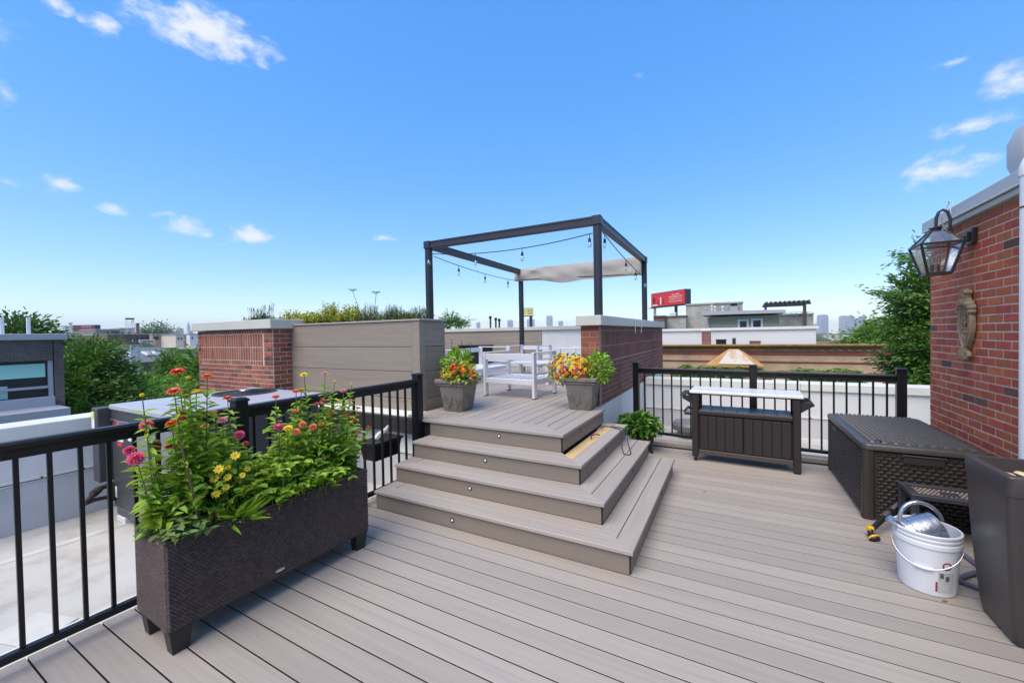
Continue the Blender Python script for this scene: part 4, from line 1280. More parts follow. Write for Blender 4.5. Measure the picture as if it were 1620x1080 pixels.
hp = at(1440, 790, Z=.16)
b.tube([nz1, nz1.lerp(hp, .5) + Vector((0, 0, .03)), hp, Vector((1.24, 4.10, .14)), Vector((1.36, 4.08, .04)), Vector((1.40, 3.90, .016)), Vector((1.42, 3.72, .016)), Vector((1.30, 3.60, .0165)), Vector((1.22, 3.50, .016)), Vector((1.34, 3.42, .016))], .0145, 10)
tag(b.build('garden_hose', HOSE, smooth=True), 'grey garden hose running from the nozzle under the side table', 'hose')

# ---- big tapered planter at the right edge
BIGP = mat('charcoal_planter_plastic', (.050, .041, .041), .42, var=.12, vscale=5, bump=.1, bscale=120)
bp = thing('tall_planter', 'tall tapered charcoal square planter filled with pebbles at the right edge', 'planter', (1.388, 3.08, 0))
prof = [(.0, .156, .035), (.01, .164, .035), (.06, .172, .035), (.30, .190, .032), (.55, .204, .030), (.76, .2115, .028), (.763, .2145, .028), (.855, .2165, .026), (.86, .213, .024)]
inner = [(.86, .180, .03), (.76, .172, .03)]
MB().loft([[(x, y, z) for x, y in rounded_rect(h, h, r, 5)] for z, h, r in prof + inner]).build('pot_body', BIGP, bp, smooth=True)
PEB = mat('pebble', (.46, .37, .25), .5, var=.2, vscale=10, rand=.4, hue=.02)
pm = MB().lathe([(.006, -.014), (.024, -.008), (.030, 0), (.022, .010), (.005, .014)], 9).mesh('pebble', PEB, True)
for k in range(46):
    o = put('pebble', pm, bp, (random.uniform(-.145, .145), random.uniform(-.145, .145), .772 + random.uniform(0, .022)), (random.uniform(-.3, .3), random.uniform(-.3, .3), random.uniform(0, 6)))
    s = random.uniform(.7, 1.25); o.scale = (s * 1.25, s, s)

# ---- things on the red wall
BRONZE = mat('dark_bronze', (.024, .020, .022), .4, var=.15, vscale=14)
LX, LY = HX - .235, 4.84
lan = thing('wall_lantern', 'dark bronze glass wall lantern on a curved arm at the red wall', 'lantern', (LX, LY, 2.05))
MB().box(HX - LX - .038, HX - LX - .004, -.062, .062, .235, .365, .005).build('wall_plate', BRONZE, lan)
MB().box(HX - LX - .060, HX - LX - .0385, -.038, .038, .262, .338, .004).build('wall_plate', BRONZE, lan)
arm = [(HX - LX - .05, 0, .295), (.17, 0, .295), (.115, 0, .315), (.085, 0, .37), (.085, 0, .46), (.075, 0, .515), (.043, 0, .55), (0, 0, .552), (-.03, 0, .53), (-.045, 0, .49), (-.045, 0, .445)]
arm = [(x - .0, y, z) for x, y, z in arm]
arm = arm[:6] + [(.06, 0, .535), (.03, 0, .556), (.0, 0, .54)] + [(-.002, 0, .49), (0, 0, .405)] if False else [(HX - LX - .05, 0, .297), (.15, 0, .297), (.105, 0, .33), (.090, 0, .39), (.090, 0, .47), (.075, 0, .530), (.045, 0, .553), (.018, 0, .535), (.004, 0, .49), (0, 0, .40)]
MB().tube(arm, .0115, 12).build('curved_arm', BRONZE, lan, smooth=True)
MB().lathe([(.034, .365), (.036, .395), (.044, .398), (.044, .404), (.012, .412)], 20).build('collar', BRONZE, lan, smooth=True)
hb, hs, ht = .072, .132, .042
zb, zs, zt = 0.0, .255, .368
GL = glass('lantern_glass', (.97, .97, .97), .22, .74)
for k in range(4):
    T = Matrix.Rotation(k * PI / 2, 4, 'Z')
    f = MB()
    f.bar(T @ Vector((hb, hb, zb)), T @ Vector((hs, hs, zs)), .016, .016, .002)
    f.bar(T @ Vector((hs, hs, zs)), T @ Vector((ht, ht, zt)), .014, .014, .002)
    f.build('frame_bar', BRONZE, lan)
    f = MB()
    f.bar(T @ Vector((hs, -hs, zs)), T @ Vector((hs, hs, zs)), .018, .018, .002)
    f.bar(T @ Vector((hb, -hb, zb + .005)), T @ Vector((hb, hb, zb + .005)), .016, .022, .002)
    f.build('frame_bar', BRONZE, lan)
    g = MB(); g.add([T @ Vector(p) for p in ((hb, -hb, zb), (hb, hb, zb), (hs, hs, zs), (hs, -hs, zs))], [(0, 1, 2, 3)]); g.build('glass_pane', GL, lan)
    g = MB(); g.add([T @ Vector(p) for p in ((hs, -hs, zs), (hs, hs, zs), (ht, ht, zt), (ht, -ht, zt))], [(0, 1, 2, 3)]); g.build('glass_pane', GL, lan)
MB().box(-hb, hb, -hb, hb, -.006, .003, .002).build('base_plate', BRONZE, lan)
for x, y in ((-.022, 0), (.022, .012)):
    cs = MB().lathe([(.011, .003), (.011, .085), (.008, .088)], 12, Matrix.Translation((x, y, 0))).build('candle_socket', BRONZE, lan, smooth=True)
    MB().lathe([(.006, .088), (.0155, .112), (.014, .135), (.004, .175), (.001, .185)], 14, Matrix.Translation((x, y, 0))).build('candle_bulb', glass('clear_bulb', (.98, .98, .96), .02, .75), cs, smooth=True)
b = MB()
b.tube([(HX - .092, 5.02, 2.69), (HX - .10, 5.03, 2.66), (HX - .13, 5.05, 2.58), (HX - .10, 5.10, 2.50), (HX - .06, 5.08, 2.42)], .004, 6)
b.tube([(HX - .092, 5.02, 2.69), (HX - .10, 5.0, 2.705), (HX - .08, 4.98, 2.69), (HX - .10, 4.97, 2.62), (HX - .10, 4.96, 2.56)], .004, 6)
tag(b.build('loose_wire', GM, smooth=True), 'grey wire hooked over the coping above the lantern', 'wire')

IRON = mat('rusty_cast_iron', (.26, .195, .12), .7, var=.35, vscale=25, bump=.6, bscale=90, dirt=(.10, .05, .025), dscale=12, damt=.7)
pq = thing('wall_plaque', 'long ornate rusty cast iron plaque hung on the red brick wall', 'plaque', (HX - .012, 4.885, 1.60))
pq.scale = (1.3, 1.12, 1.0)
# plaque lies in the y-z plane: local y along the wall, z up; outline is a long pointed shield
def shield(f, n=40):
    pts = []
    for k in range(n):
        a = 2 * PI * k / n
        z = .21 * math.sin(a)
        wdt = .105 * math.cos(a)
        if z < 0: wdt *= (1 - (abs(z) / .21) ** 1.6 * .55)
        pts.append((wdt * f, z * (f * .3 + .7) if f < 1 else z))
    return pts
outer, inner_ = shield(1.0), [(y * .74, z * .86) for y, z in shield(1.0)]
b = MB()
b.loft([[(-.004, y, z) for y, z in outer], [(-.024, y * .98, z * .98) for y, z in outer], [(-.030, y * .88, z * .93) for y, z in outer], [(-.022, y, z) for y, z in inner_], [(-.004, y, z) for y, z in inner_]], caps=False)
b.build('shield_rim', IRON, pq, smooth=True)
b = MB()
def scroll(cy, cz, r, turns, sg, x=-.018):
    pts = []
    n = int(18 * turns)
    for k in range(n + 1):
        a = 2 * PI * turns * k / n; rr_ = r * (1 - .75 * k / n)
        pts.append((x, cy + sg * rr_ * math.cos(a), cz + rr_ * math.sin(a)))
    return pts
for sg in (-1, 1):
    b.tube(scroll(sg * .028, .045, .030, 1.3, sg), .0065, 6)
    b.tube(scroll(sg * .030, .115, .026, 1.3, sg), .006, 6)
    b.tube(scroll(sg * .022, -.04, .026, 1.2, sg), .006, 6)
    b.tube([(-.016, 0, -.14), (-.020, sg * .03, -.09), (-.018, sg * .05, -.03), (-.018, sg * .055, .04), (-.018, sg * .03, .13), (-.018, 0, .17)], .0065, 6)
b.tube([(-.02, 0, -.17), (-.02, 0, .17)], .006, 6)
b.build('scrollwork', IRON, pq, smooth=True)
b = MB()
for (y, z, r) in ((0, .205, .055), (-.05, .185, .035), (.05, .185, .035), (0, .255, .040), (-.035, .285, .022), (.035, .285, .022), (0, .30, .022), (-.09, .12, .022), (.09, .12, .022), (-.085, .155, .026), (.085, .155, .026)):
    b.lathe([(r * .15, .034 + r * .3), (r * .6, .030 + r * .2), (r, .016), (r * 1.02, .004)], 12, Matrix.Translation((0, y, z)) @ Matrix.Rotation(-PI / 2, 4, 'Y'))
b.build('leaf_crest', IRON, pq, smooth=True)
b = MB()
for sg in (-1, 1): b.tube(scroll(sg * .042, -.255, .040, 1.4, sg, -.022), .012, 8)
b.tube([(-.018, 0, -.18), (-.026, 0, -.225), (-.022, 0, -.29)], [.022, .030, .014], 8)
b.build('lower_scroll', IRON, pq, smooth=True)

# white downpipe and grey hood at the right edge
PVC = mat('white_pvc', (.76, .75, .76), .35, var=.03, vscale=4, dirt=(.45, .40, .36), dscale=3, damt=.2)
dp = thing('vent_pipe', 'thick white vertical pipe against the red wall at the right edge', 'pipe', (1.715, 3.92, 0))
MB().tube([(0, 0, .002), (0, 0, 2.60)], .058, 24).build('pipe', PVC, dp, smooth=True)
MB().lathe([(.0585, 2.36), (.061, 2.361), (.061, 2.372), (.0585, 2.373)], 24, caps=False).build('rusty_strap', mat('rust', (.16, .045, .02), .8, var=.4, vscale=20), dp, smooth=True)
arc = [(.12 - .12 * math.cos(a), 0, 2.60 + .12 * math.sin(a)) for a in [R(x) for x in range(0, 91, 10)]]
MB().tube([(0, 0, 2.57)] + arc + [(.6, 0, 2.72)], .064, 24).build('elbow', PVC, dp, smooth=True)
hd = thing('vent_hood', 'grey rounded vent hood on top of the house wall at the right edge', 'vent', (1.98, 4.36, 2.662))
MB().loft([[(x, y, z) for x, y in rounded_rect(hx_, .13, .05, 4)] for z, hx_ in ((.0, .13), (.12, .17), (.28, .17), (.38, .13), (.42, .06))]).build('hood_shell', GM, hd, smooth=True)


# ================================================================== PLATFORM FURNISHING
# ---- pergola
PT = 3.205
PP = [(-4.54, 5.38), (-1.62, 5.46), (-4.62, 8.95), (-1.65, 8.97)]
pg = thing('pergola', 'charcoal aluminium pergola frame standing over the platform', 'pergola', (-3.1, 7.2, PZ))
PB = [PZ + .001, 1.8225, PZ + .001, 1.8225]
for (x, y), zb_ in zip(PP, PB):
    b = MB(); b.box(x - .047, x + .047, y - .047, y + .047, zb_, PT - .125, .004)
    o = b.build('post', PERG, pg, world=True)
    b = MB()
    for s_ in (-.026, .026):
        b.box(x + s_ - .008, x + s_ + .008, y - .053, y - .0475, zb_, PT - .125, .002)
        b.box(x + .0475, x + .053, y + s_ - .008, y + s_ + .008, zb_, PT - .125, .002)
    b.build('ridge', PERG, o, world=True)
    MB().box(x - .062, x + .062, y - .062, y + .062, PT - .1245, PT, .004).build('corner_block', PERG, pg, world=True)
for i, j in ((0, 1), (2, 3), (0, 2), (1, 3)):
    a, c2 = Vector((*PP[i], PT - .064)), Vector((*PP[j], PT - .064))
    dd = (c2 - a).normalized() * .0635
    o = MB().bar(a + dd, c2 - dd, .085, .118, .004).build('beam', PERG, pg, world=True)
    sd = dd.cross(Vector((0, 0, 1))).normalized()
    b = MB()
    for sg in (-1, 1):
        for hz_ in (.044, -.044):
            b.bar(a + dd + sd * sg * .0465 + Vector((0, 0, hz_)), c2 - dd + sd * sg * .0465 + Vector((0, 0, hz_)), .008, .026, .002)
    b.build('ridge', PERG, o, world=True)

# retracted canvas, gathered at the back beam
CANV = mat('sand_canvas', (.37, .345, .315), .85, var=.1, vscale=3, bump=.15, bscale=12)
b = MB()
nx = 150
rings = []
for i in range(nx + 1):
    f = i / nx
    X_ = -4.74 + f * 3.06
    sag = .085 * math.exp(-((f - .42) / .13) ** 2) + .03 * math.exp(-((f - .7) / .15) ** 2)
    w_ = 2.2 * math.sin(f * 5)
    p = [.016 * math.sin(f * 15 + j * 1.1 + w_) + .009 * math.sin(f * 33 - j * 1.5) for j in range(6)]
    zt_, zb_ = PT - .005, 2.915 - .11 * f - sag
    ys = [8.855] + [8.835 + p[j] * min(1, .35 + j * .3) for j in range(1, 5)] + [8.85]
    ring = [(X_, ys[j], zt_ + (zb_ - zt_) * j / 5) for j in range(6)] + [(X_, ys[j] + .014, zt_ + (zb_ - zt_) * j / 5) for j in range(5, -1, -1)]
    rings.append(ring)
b.loft(rings)
cn = thing('shade_canopy', 'sand coloured canvas shade bunched up along the back beam of the pergola', 'canopy', (-3.2, 8.86, 2.9))
b.build('canvas', CANV, cn, smooth=True, world=True)
MB().tube([(-4.72, 8.85, 2.945), (-3.6, 8.85, 2.905), (-1.72, 8.85, 2.835)], .012, 8).build('hem_rod', PERG, cn, world=True)

# string lights
sl = thing('string_lights', 'black string of clear hanging bulbs around the pergola beams', 'string lights', (PP[0][0], PP[0][1], PZ))
WIRE = mat('black_wire', (.012, .012, .014), .6)
BULB = glass('bulb_glass', (.97, .97, .95), .02, .8)
sock = MB().lathe([(.0045, 0), (.0045, -.055), (.017, -.06), (.020, -.11), (.016, -.115)], 12).mesh('socket', WIRE, True)
blb = MB().lathe([(.014, -.113), (.024, -.145), (.026, -.165), (.018, -.19), (.004, -.198)], 12).mesh('bulb', BULB, True)


def strand(a, c, sag, fr):
    a, c = Vector(a), Vector(c)
    pts = [a.lerp(c, k / 24) - Vector((0, 0, sag * 4 * (k / 24) * (1 - k / 24))) for k in range(25)]
    wv = [(p - sl.location) for p in pts]
    MB().tube(wv, .0065, 6).build('cord', WIRE, sl)
    for f in fr:
        p = a.lerp(c, f) - Vector((0, 0, sag * 4 * f * (1 - f))) - sl.location
        o = put('socket', sock, sl, p); put('bulb', blb, o)


p1, p2, p3, p4 = [Vector((*p, 0)) for p in PP]
strand(p1 + Vector((.05, -.06, 2.985)), p2 + Vector((-.05, -.06, 2.965)), .10, (.0, .33, .62, .985))
strand(p1 + Vector((.06, .05, 2.96)), p3 + Vector((.06, -.12, 2.90)), .06, (.22, .50, .80))
strand(p2 + Vector((.06, .05, 2.985)), p4 + Vector((.06, -.05, 2.72)), .05, (.03, .42, .66, .95))
MB().tube([p1 - sl.location + Vector((.06, -.05, 2.99)), p1 - sl.location + Vector((.062, -.05, 2.55))], .006, 6).build('cord', WIRE, sl)

# ---- aluminium lounge furniture
ALU = mat('pale_anodised_aluminium', (.68, .68, .71), .38, metal=.15, var=.05, vscale=6, bump=.03, bscale=120)
PADM = mat('black_foot_pad', (.015, .015, .015), .6)


def lounge(name, label, cat, loc, rz, Wd, Dp=.74, back_top=.665, seat=.255):
    """frame chair: local -y is the back; arms along y"""
    t = thing(name, label, cat, loc, rz, 'pale aluminium lounge furniture on the platform')
    w2, d2 = Wd / 2, Dp / 2
    for sx in (-1, 1):
        for sy in (-1, 1):
            x, y = sx * (w2 - .02), sy * (d2 - .045)
            o = MB().box(x - .020, x + .020, y - .043, y + .043, .012, back_top - .021, .004).build('leg', ALU, t)
            MB().box(x - .019, x + .019, y - .042, y + .042, .001, .0115).build('foot_pad', PADM, o)
        MB().box(sx * (w2 - .02) - .022, sx * (w2 - .02) + .022, -d2, d2, back_top - .0205, back_top, .006).build('armrest', ALU, t)
        for zr in (.47, .35):
            MB().box(sx * (w2 - .02) - .010, sx * (w2 - .02) + .010, -d2 + .09, d2 - .09, zr - .014, zr + .014, .003).build('side_rail', ALU, t)
        MB().box(sx * (w2 - .02) - .014, sx * (w2 - .02) + .014, -d2 + .09, d2 - .09, seat - .055, seat + .02, .003).build('seat_rail', ALU, t)
    MB().box(-w2 + .043, w2 - .043, -d2 + .010, -d2 + .040, back_top - .115, back_top - .022, .004).build('back_rail', ALU, t)
    MB().box(-w2 + .043, w2 - .043, -d2 + .010, -d2 + .045, seat - .055, seat + .020, .004).build('apron', ALU, t)
    MB().box(-w2 + .043, w2 - .043, d2 - .045, d2 - .010, seat - .055, seat + .020, .004).build('apron', ALU, t)
    n = max(5, int((Wd - .1) / .11))
    for k in range(n):
        x = -w2 + .045 + (k + .5) * (Wd - .09) / n
        MB().box(x - .032, x + .032, -d2 + .046, d2 - .046, seat + .004, seat + .018, .003).build('seat_slat', ALU, t)
    return t


lounge('armchair', 'nearest aluminium armchair, its back to the stairs between the pots', 'armchair', (-2.86, 5.47, PZ), R(-3), .88)
lounge('sofa', 'aluminium sofa frame along the left, beyond the red and yellow flowers', 'sofa', (-4.62, 6.75, PZ), R(-90), 1.75, .80)
lounge('armchair', 'aluminium armchair in front of the far pergola post', 'armchair', (-4.12, 8.35, PZ), R(178), .80)
lounge('armchair', 'aluminium armchair half hidden behind the orange flowers', 'armchair', (-2.42, 7.15, PZ), R(90), .84)
tb = thing('coffee_table', 'low aluminium slatted coffee table between the lounge chairs', 'table', (-3.35, 6.95, PZ), 0, 'pale aluminium lounge furniture on the platform')
for sx in (-1, 1):
    for sy in (-1, 1):
        MB().box(sx * .40 - .03, sx * .40 + .03, sy * .25 - .03, sy * .25 + .03, .001, .365, .004).build('leg', ALU, tb)
for k in range(6):
    MB().box(-.43, .43, -.28 + k * .0955, -.28 + k * .0955 + .084, .3655, .40, .003).build('top_slat', ALU, tb)
gb = thing('black_box', 'black rectangular box standing before the grey boards at the back', 'box', (at(753, 560, Y=9.6).x, 9.6, PZ))
MB().box(-.42, .42, -.25, .25, .001, .60, .01).build('box_body', BLACK, gb)
MB().box(-.44, .44, -.27, .27, .6005, .64, .008).build('box_lid', BLACK, gb)
t = thing('pull_string', 'small red ball ornament standing behind the left pot', 'ornament', (-3.20, 4.30, PZ))
MB().tube([(0, 0, .001), (0, 0, .62)], .004, 6).build('stake', WIRE, t)
MB().lathe([(.003, .60), (.022, .608), (.030, .63), (.022, .652), (.003, .66)], 14).build('ball', mat('red_ball', (.5, .02, .02), .4), t, smooth=True)

# ---- planting on top of the clad wall and the pier
LAV = mat('lavender_grey_green', (.09, .12, .05), .7, var=.2, island=.4, trans=.2)
SED = mat('yellow_sedum', (.42, .44, .06), .6, var=.2, island=.3, trans=.25, hue=.02)
HEA = mat('heather_green', (.19, .23, .065), .7, var=.2, island=.4, trans=.15, hue=.02)


def tuft(name, label, u0, u1, Y, zb_, h, n, lm, size, wd, seed, cat='plant', sprigs=0):
    a, c2 = at(u0, 520, Y=Y).x, at(u1, 520, Y=Y).x
    t = thing(name, label, cat, ((a + c2) / 2, Y, zb_), 0, 'plants growing on top of the clad wall')
    rn = random.Random(seed); lf, st_ = MB(), MB()
    hw = (c2 - a) / 2
    for k in range(n):
        x = rn.uniform(-hw, hw); y = rn.uniform(-.13, .13)
        hh = h * rn.uniform(.55, 1.05) * (1 - .35 * abs(x / hw) ** 3) * (.75 + .25 * math.sin(x * 13 + seed))
        st_.tube([(x, y, 0), (x + rn.uniform(-.03, .03), y, hh)], .0022, 3, caps=False)
        for j in range(7):
            f = .35 + .65 * j / 6; aa = j * 2.4 + k
            d_ = Vector((math.cos(aa), math.sin(aa), rn.uniform(.3, 1.2)))
            lf.leaf((x + rn.uniform(-.012, .012), y, hh * f), d_, (0, 0, 1), size * rn.uniform(.7, 1.2), size * wd, .2, .1)
    for k in range(sprigs):
        x = rn.uniform(-hw, hw); hh = h * rn.uniform(1.1, 1.55)
        st_.tube([(x, 0, 0), (x + rn.uniform(-.05, .05), 0, hh)], .0022, 3, caps=False)
        for j in range(3): lf.leaf((x, 0, hh * (.85 + .07 * j)), (rn.uniform(-.5, .5), rn.uniform(-.5, .5), 1), (1, 0, 0), .025, .012, .2, .1)
    st_.build('stem', LAV, t); stuff(lf.build('foliage', lm, t))


tuft('lavender_plant', 'dark spiky lavender rising behind the pale coping of the brick pier', 393, 436, 4.4, 1.83, .27, 190, LAV, .055, .3, 1, sprigs=30)
tuft('sedum_plant', 'yellow green sedum on the clad wall next to the lavender', 438, 492, 4.07, 1.765, .30, 190, SED, .050, .45, 2)
tuft('sedum_plant', 'taller yellow green sedum in the middle of the clad wall', 494, 572, 4.07, 1.765, .36, 230, SED, .055, .5, 3)
tuft('heather_plant', 'dull green heather on the clad wall, right of the sedum', 571, 634, 4.07, 1.765, .31, 330, HEA, .028, .25, 4)
tuft('heather_plant', 'dull green heather at the corner of the clad wall by the pergola post', 632, 670, 4.07, 1.765, .28, 230, HEA, .028, .25, 5)
dl = thing('dill_plant', 'two tall thin umbel flower stalks above the clad wall', 'plant', (at(580, 500, Y=4.07).x, 4.07, 1.765))
for u_, v_, u1_ in ((558, 461, 575), (595, 465, 587)):
    top_ = at(u_, v_, Y=4.07) - dl.location; bs = at(u1_, 490, Y=4.07) - dl.location; bs.z = 0
    MB().tube(stem_path(bs, top_, (.02, 0)), .0035, 5).build('stem', LAV, dl)
    b = MB()
    for k in range(14):
        a = k * 2.4; r_ = .065 * math.sqrt((k + 1) / 14)
        e_ = top_ + Vector((r_ * math.cos(a), r_ * math.sin(a), .03))
        b.tube([top_, e_], .0016, 3)
        b.lathe([(.002, -.004), (.008, 0), (.002, .005)], 5, Matrix.Translation(e_))
    stuff(b.build('umbel', LAV, dl))

# ---- rooftop condenser
CG = mat('condenser_grey', (.20, .205, .225), .45, var=.06, vscale=3)
CD = mat('condenser_dark', (.050, .050, .054), .45, var=.08, vscale=4)
CTOP = mat('condenser_top', (.40, .405, .45), .4, var=.05, vscale=2, dirt=(.30, .30, .31), dscale=1.5, damt=.4)
ac = thing('air_conditioner', 'big grey rooftop air conditioning unit behind the flower planter', 'air conditioner', (-5.65, 1.64, -.26))
AX, AYY, AZ = 1.36, 1.42, 1.21
MB().box(.01, AX - .01, .01, AYY - .01, .14, AZ - .05).build('cabinet', CG, ac)
MB().box(-.012, AX + .012, -.012, AYY + .012, AZ - .048, AZ, .006).build('top_panel', CTOP, ac)
MB().box(.02, AX - .02, -.004, .009, AZ - .14, AZ - .049, .002).build('upper_band', CD, ac)
MB().box(.03, AX - .5, -.020, -.0045, AZ - .155, AZ - .143, .003).build('trim_strip', SILV, ac)
MB().box(.02, .50, -.003, .009, .16, AZ - .16, .003).build('service_panel', CD, ac)
MB().box(.51, AX - .02, -.003, .009, .16, AZ - .16, .003).build('service_panel', CG, ac)
MB().box(AX - .009, AX + .004, .02, .68, .16, AZ - .06, .003).build('side_panel', CD, ac)
MB().box(AX - .009, AX + .004, .69, AYY - .02, .16, AZ - .06, .003).build('side_panel', CD, ac)
eb = MB().box(-.17, -.012, -.10, .28, .42, AZ - .03, .006).build('switch_box', CD, ac)
eb['label'] = 'dark grey switch box with a yellow warning sticker'
STW = mat('sticker_white', (.75, .75, .72), .5, var=.05); STR = mat('sticker_red', (.55, .05, .03), .5); STY = mat('sticker_yellow', (.72, .66, .08), .5)
MB().box(-.160, -.085, -.1035, -.1005, AZ - .31, AZ - .07).build('sticker', STW, eb)
MB().box(-.158, -.087, -.1055, -.1037, AZ - .14, AZ - .075).build('yellow_sticker', STY, eb)
s1 = MB().box(.10, .30, -.0062, -.0035, AZ - .36, AZ - .16).build('warning_sticker', STW, ac)
for a, c2 in ((.105, .185), (.205, .295)): MB().box(a, c2, -.0085, -.0064, AZ - .20, AZ - .165).build('red_header', STR, s1)
MB().box(.16, .27, -.0064, -.0036, AZ - .41, AZ - .37).build('red_sticker', STR, ac)
INKM = mat('print_ink', (.06, .06, .06), .6)
for k in range(5):
    MB().box(.112, .19, -.0075, -.0064, AZ - .245 - k * .02, AZ - .238 - k * .02).build('print_line', INKM, s1)
    MB().box(.212, .288, -.0075, -.0064, AZ - .245 - k * .02, AZ - .238 - k * .02).build('print_line', INKM, s1)
MB().box(.42, .50, -.0062, -.0035, AZ - .33, AZ - .19).build('sticker', STW, ac)
MB().box(.03, .10, -.0062, -.0035, .26, .37).build('sticker', STW, ac)
fc = at(388, 621, Z=.95) - ac.location
b = MB()
for r_ in [.06 + .022 * k for k in range(12)]:
    b.tube([(r_ * math.cos(2 * PI * k / 40), r_ * math.sin(2 * PI * k / 40), .030 - .022 * (r_ / .32) ** 2) for k in range(41)], .0045, 4)
for k in range(12):
    a = 2 * PI * k / 12
    b.bar((.05 * math.cos(a), .05 * math.sin(a), .028), (.32 * math.cos(a), .32 * math.sin(a), .008), .006, .006)
b.lathe([(.31, 0), (.335, .004), (.335, .012), (.31, .014)], 40, caps=False)
gr = b.build('fan_grille', CD, ac, loc=fc)
MB().lathe([(.33, .0015), (.33, .003)], 36).build('fan_opening', UNDER, gr)
MB().lathe([(.065, .034), (.06, .042), (.02, .046)], 20).build('fan_hub', SILV, gr, smooth=True)
for y0_ in (.02, AYY - .16):
    MB().box(.0, AX, y0_, y0_ + .12, .06, .138, .004).build('rail', mat('mottled_rail', (.10, .10, .10), .8, var=.9, vscale=40), ac)
for x_ in (.02, AX - .22):
    for y0_ in (.01, AYY - .17):
        MB().box(x_, x_ + .2, y0_, y0_ + .15, .0005, .0595, .006).build('support_block', MEMB, ac)
PIPEM = mat('brown_insulated_pipe', (.035, .026, .022), .7, var=.3, vscale=14)
pp = thing('gas_pipe', 'dark brown gas pipe with valve leaving the left side of the air conditioner', 'pipe', (-5.70, 1.60, .15))
q_ = [at(188, 762, X=-5.66), at(170, 768, X=-5.62), at(158, 772, X=-5.58), at(148, 781, X=-5.50), at(133, 797, X=-5.35)]
q_ = [p - pp.location for p in q_]
MB().tube(q_, [.022, .022, .024, .024, .022], 10).build('pipe', PIPEM, pp, smooth=True)
MB().tube([q_[2].lerp(q_[3], .2), q_[3]], .036, 10).build('valve', PIPEM, pp, smooth=True)
q2 = [p - pp.location for p in (at(133, 797, X=-5.35), at(150, 790, X=-5.45), at(170, 786, X=-5.55), at(186, 780, X=-5.66))]
MB().tube(q2, .020, 10).build('pipe', PIPEM, pp, smooth=True)
a_, c_ = at(178, 766, X=-5.62) - pp.location, at(178, 791, X=-5.62) - pp.location
MB().tube([a_, c_], .030, 10).build('valve', PIPEM, pp, smooth=True)
# low grey roof vent behind the far railing
rv = thing('roof_vent', 'low grey round roof vent behind the far railing, left of the cart', 'vent', (*at(1092, 690, Z=-.14).xy, -.14))
MB().lathe([(.20, 0), (.20, .10), (.27, .12), (.28, .20), (.24, .25), (.05, .27)], 24).build('vent_cap', mat('vent_grey', (.16, .165, .17), .5, var=.15), rv, smooth=True)
# petals and leaf litter on the boards
LIT = mat('litter', (.30, .17, .05), .8, rand=.5)
for x, y, r_, sz in [(*at(514, 894, Z=0).xy, .3, .018), (*at(482, 926, Z=0).xy, 1.3, .014), (*at(429, 951, Z=0).xy, 2.0, .014), (*at(1490, 951, Z=0).xy, .4, .035), (*at(1112, 778, Z=0).xy, .9, .04)]:
    b = MB(); b.leaf((0, 0, .003), (math.cos(r_), math.sin(r_), .05), (0, 0, 1), sz, sz * .4, .25, .1)
    lab_ = {.3: 'tiny orange petal lying on the deck before the planter badge', 1.3: 'tiny petal in a board gap right of the planter', 2.0: 'tiny yellow petal in a gap near the planter', .4: 'curled dry leaf on the deck in front of the bucket', .9: 'small dark dry leaf on the deck between stairs and cart'}[r_]
    tag(b.build('fallen_leaf', LIT, loc=(x, y, .001)), lab_, 'leaf', 'litter on the deck')


# ================================================================== THE CITY AROUND
def brickmat(name, c1, c2, mortar, scale, rough=.85):
    if name in MATS: return MATS[name]
    m = bpy.data.materials.new(name); m.use_nodes = True
    N, L = m.node_tree.nodes, m.node_tree.links
    tc = N.new('ShaderNodeTexCoord'); sp_ = N.new('ShaderNodeSeparateXYZ'); L.new(tc.outputs['Object'], sp_.inputs[0])
    ad = N.new('ShaderNodeMath'); L.new(sp_.outputs[0], ad.inputs[0]); L.new(sp_.outputs[1], ad.inputs[1])
    cb = N.new('ShaderNodeCombineXYZ'); L.new(ad.outputs[0], cb.inputs[0]); L.new(sp_.outputs[2], cb.inputs[1])
    br = N.new('ShaderNodeTexBrick')
    br.inputs['Color1'].default_value = (*c1, 1); br.inputs['Color2'].default_value = (*c2, 1); br.inputs['Mortar'].default_value = (*mortar, 1)
    br.inputs['Scale'].default_value = scale; br.inputs['Mortar Size'].default_value = .015; br.inputs['Brick Width'].default_value = .5; br.inputs['Row Height'].default_value = .17
    L.new(cb.outputs[0], br.inputs['Vector'])
    nz = N.new('ShaderNodeTexNoise'); nz.inputs['Scale'].default_value = 1.3; nz.inputs['Detail'].default_value = 6
    L.new(tc.outputs['Object'], nz.inputs['Vector'])
    mm = N.new('ShaderNodeMath'); mm.operation = 'MULTIPLY_ADD'; L.new(nz.outputs['Fac'], mm.inputs[0]); mm.inputs[1].default_value = 1.0; mm.inputs[2].default_value = .5
    mx = N.new('ShaderNodeVectorMath'); mx.operation = 'SCALE'; L.new(br.outputs['Color'], mx.inputs[0]); L.new(mm.outputs[0], mx.inputs['Scale'])
    P = N['Principled BSDF']; L.new(mx.outputs[0], P.inputs['Base Color']); P.inputs['Roughness'].default_value = rough
    bp_ = N.new('ShaderNodeBump'); bp_.inputs['Strength'].default_value = .5; bp_.inputs['Distance'].default_value = .02
    L.new(br.outputs['Fac'], bp_.inputs['Height']); bp_.invert = True; L.new(bp_.outputs[0], P.inputs['Normal'])
    MATS[name] = m
    return m


GZ = -13.0
WIN = mat('dark_window', (.02, .025, .03), .12, var=.3, vscale=3)
WFR = mat('white_frame', (.70, .70, .70), .5)
GREYM = mat('grey_metal_fascia', (.36, .37, .40), .45, var=.05, vscale=2)

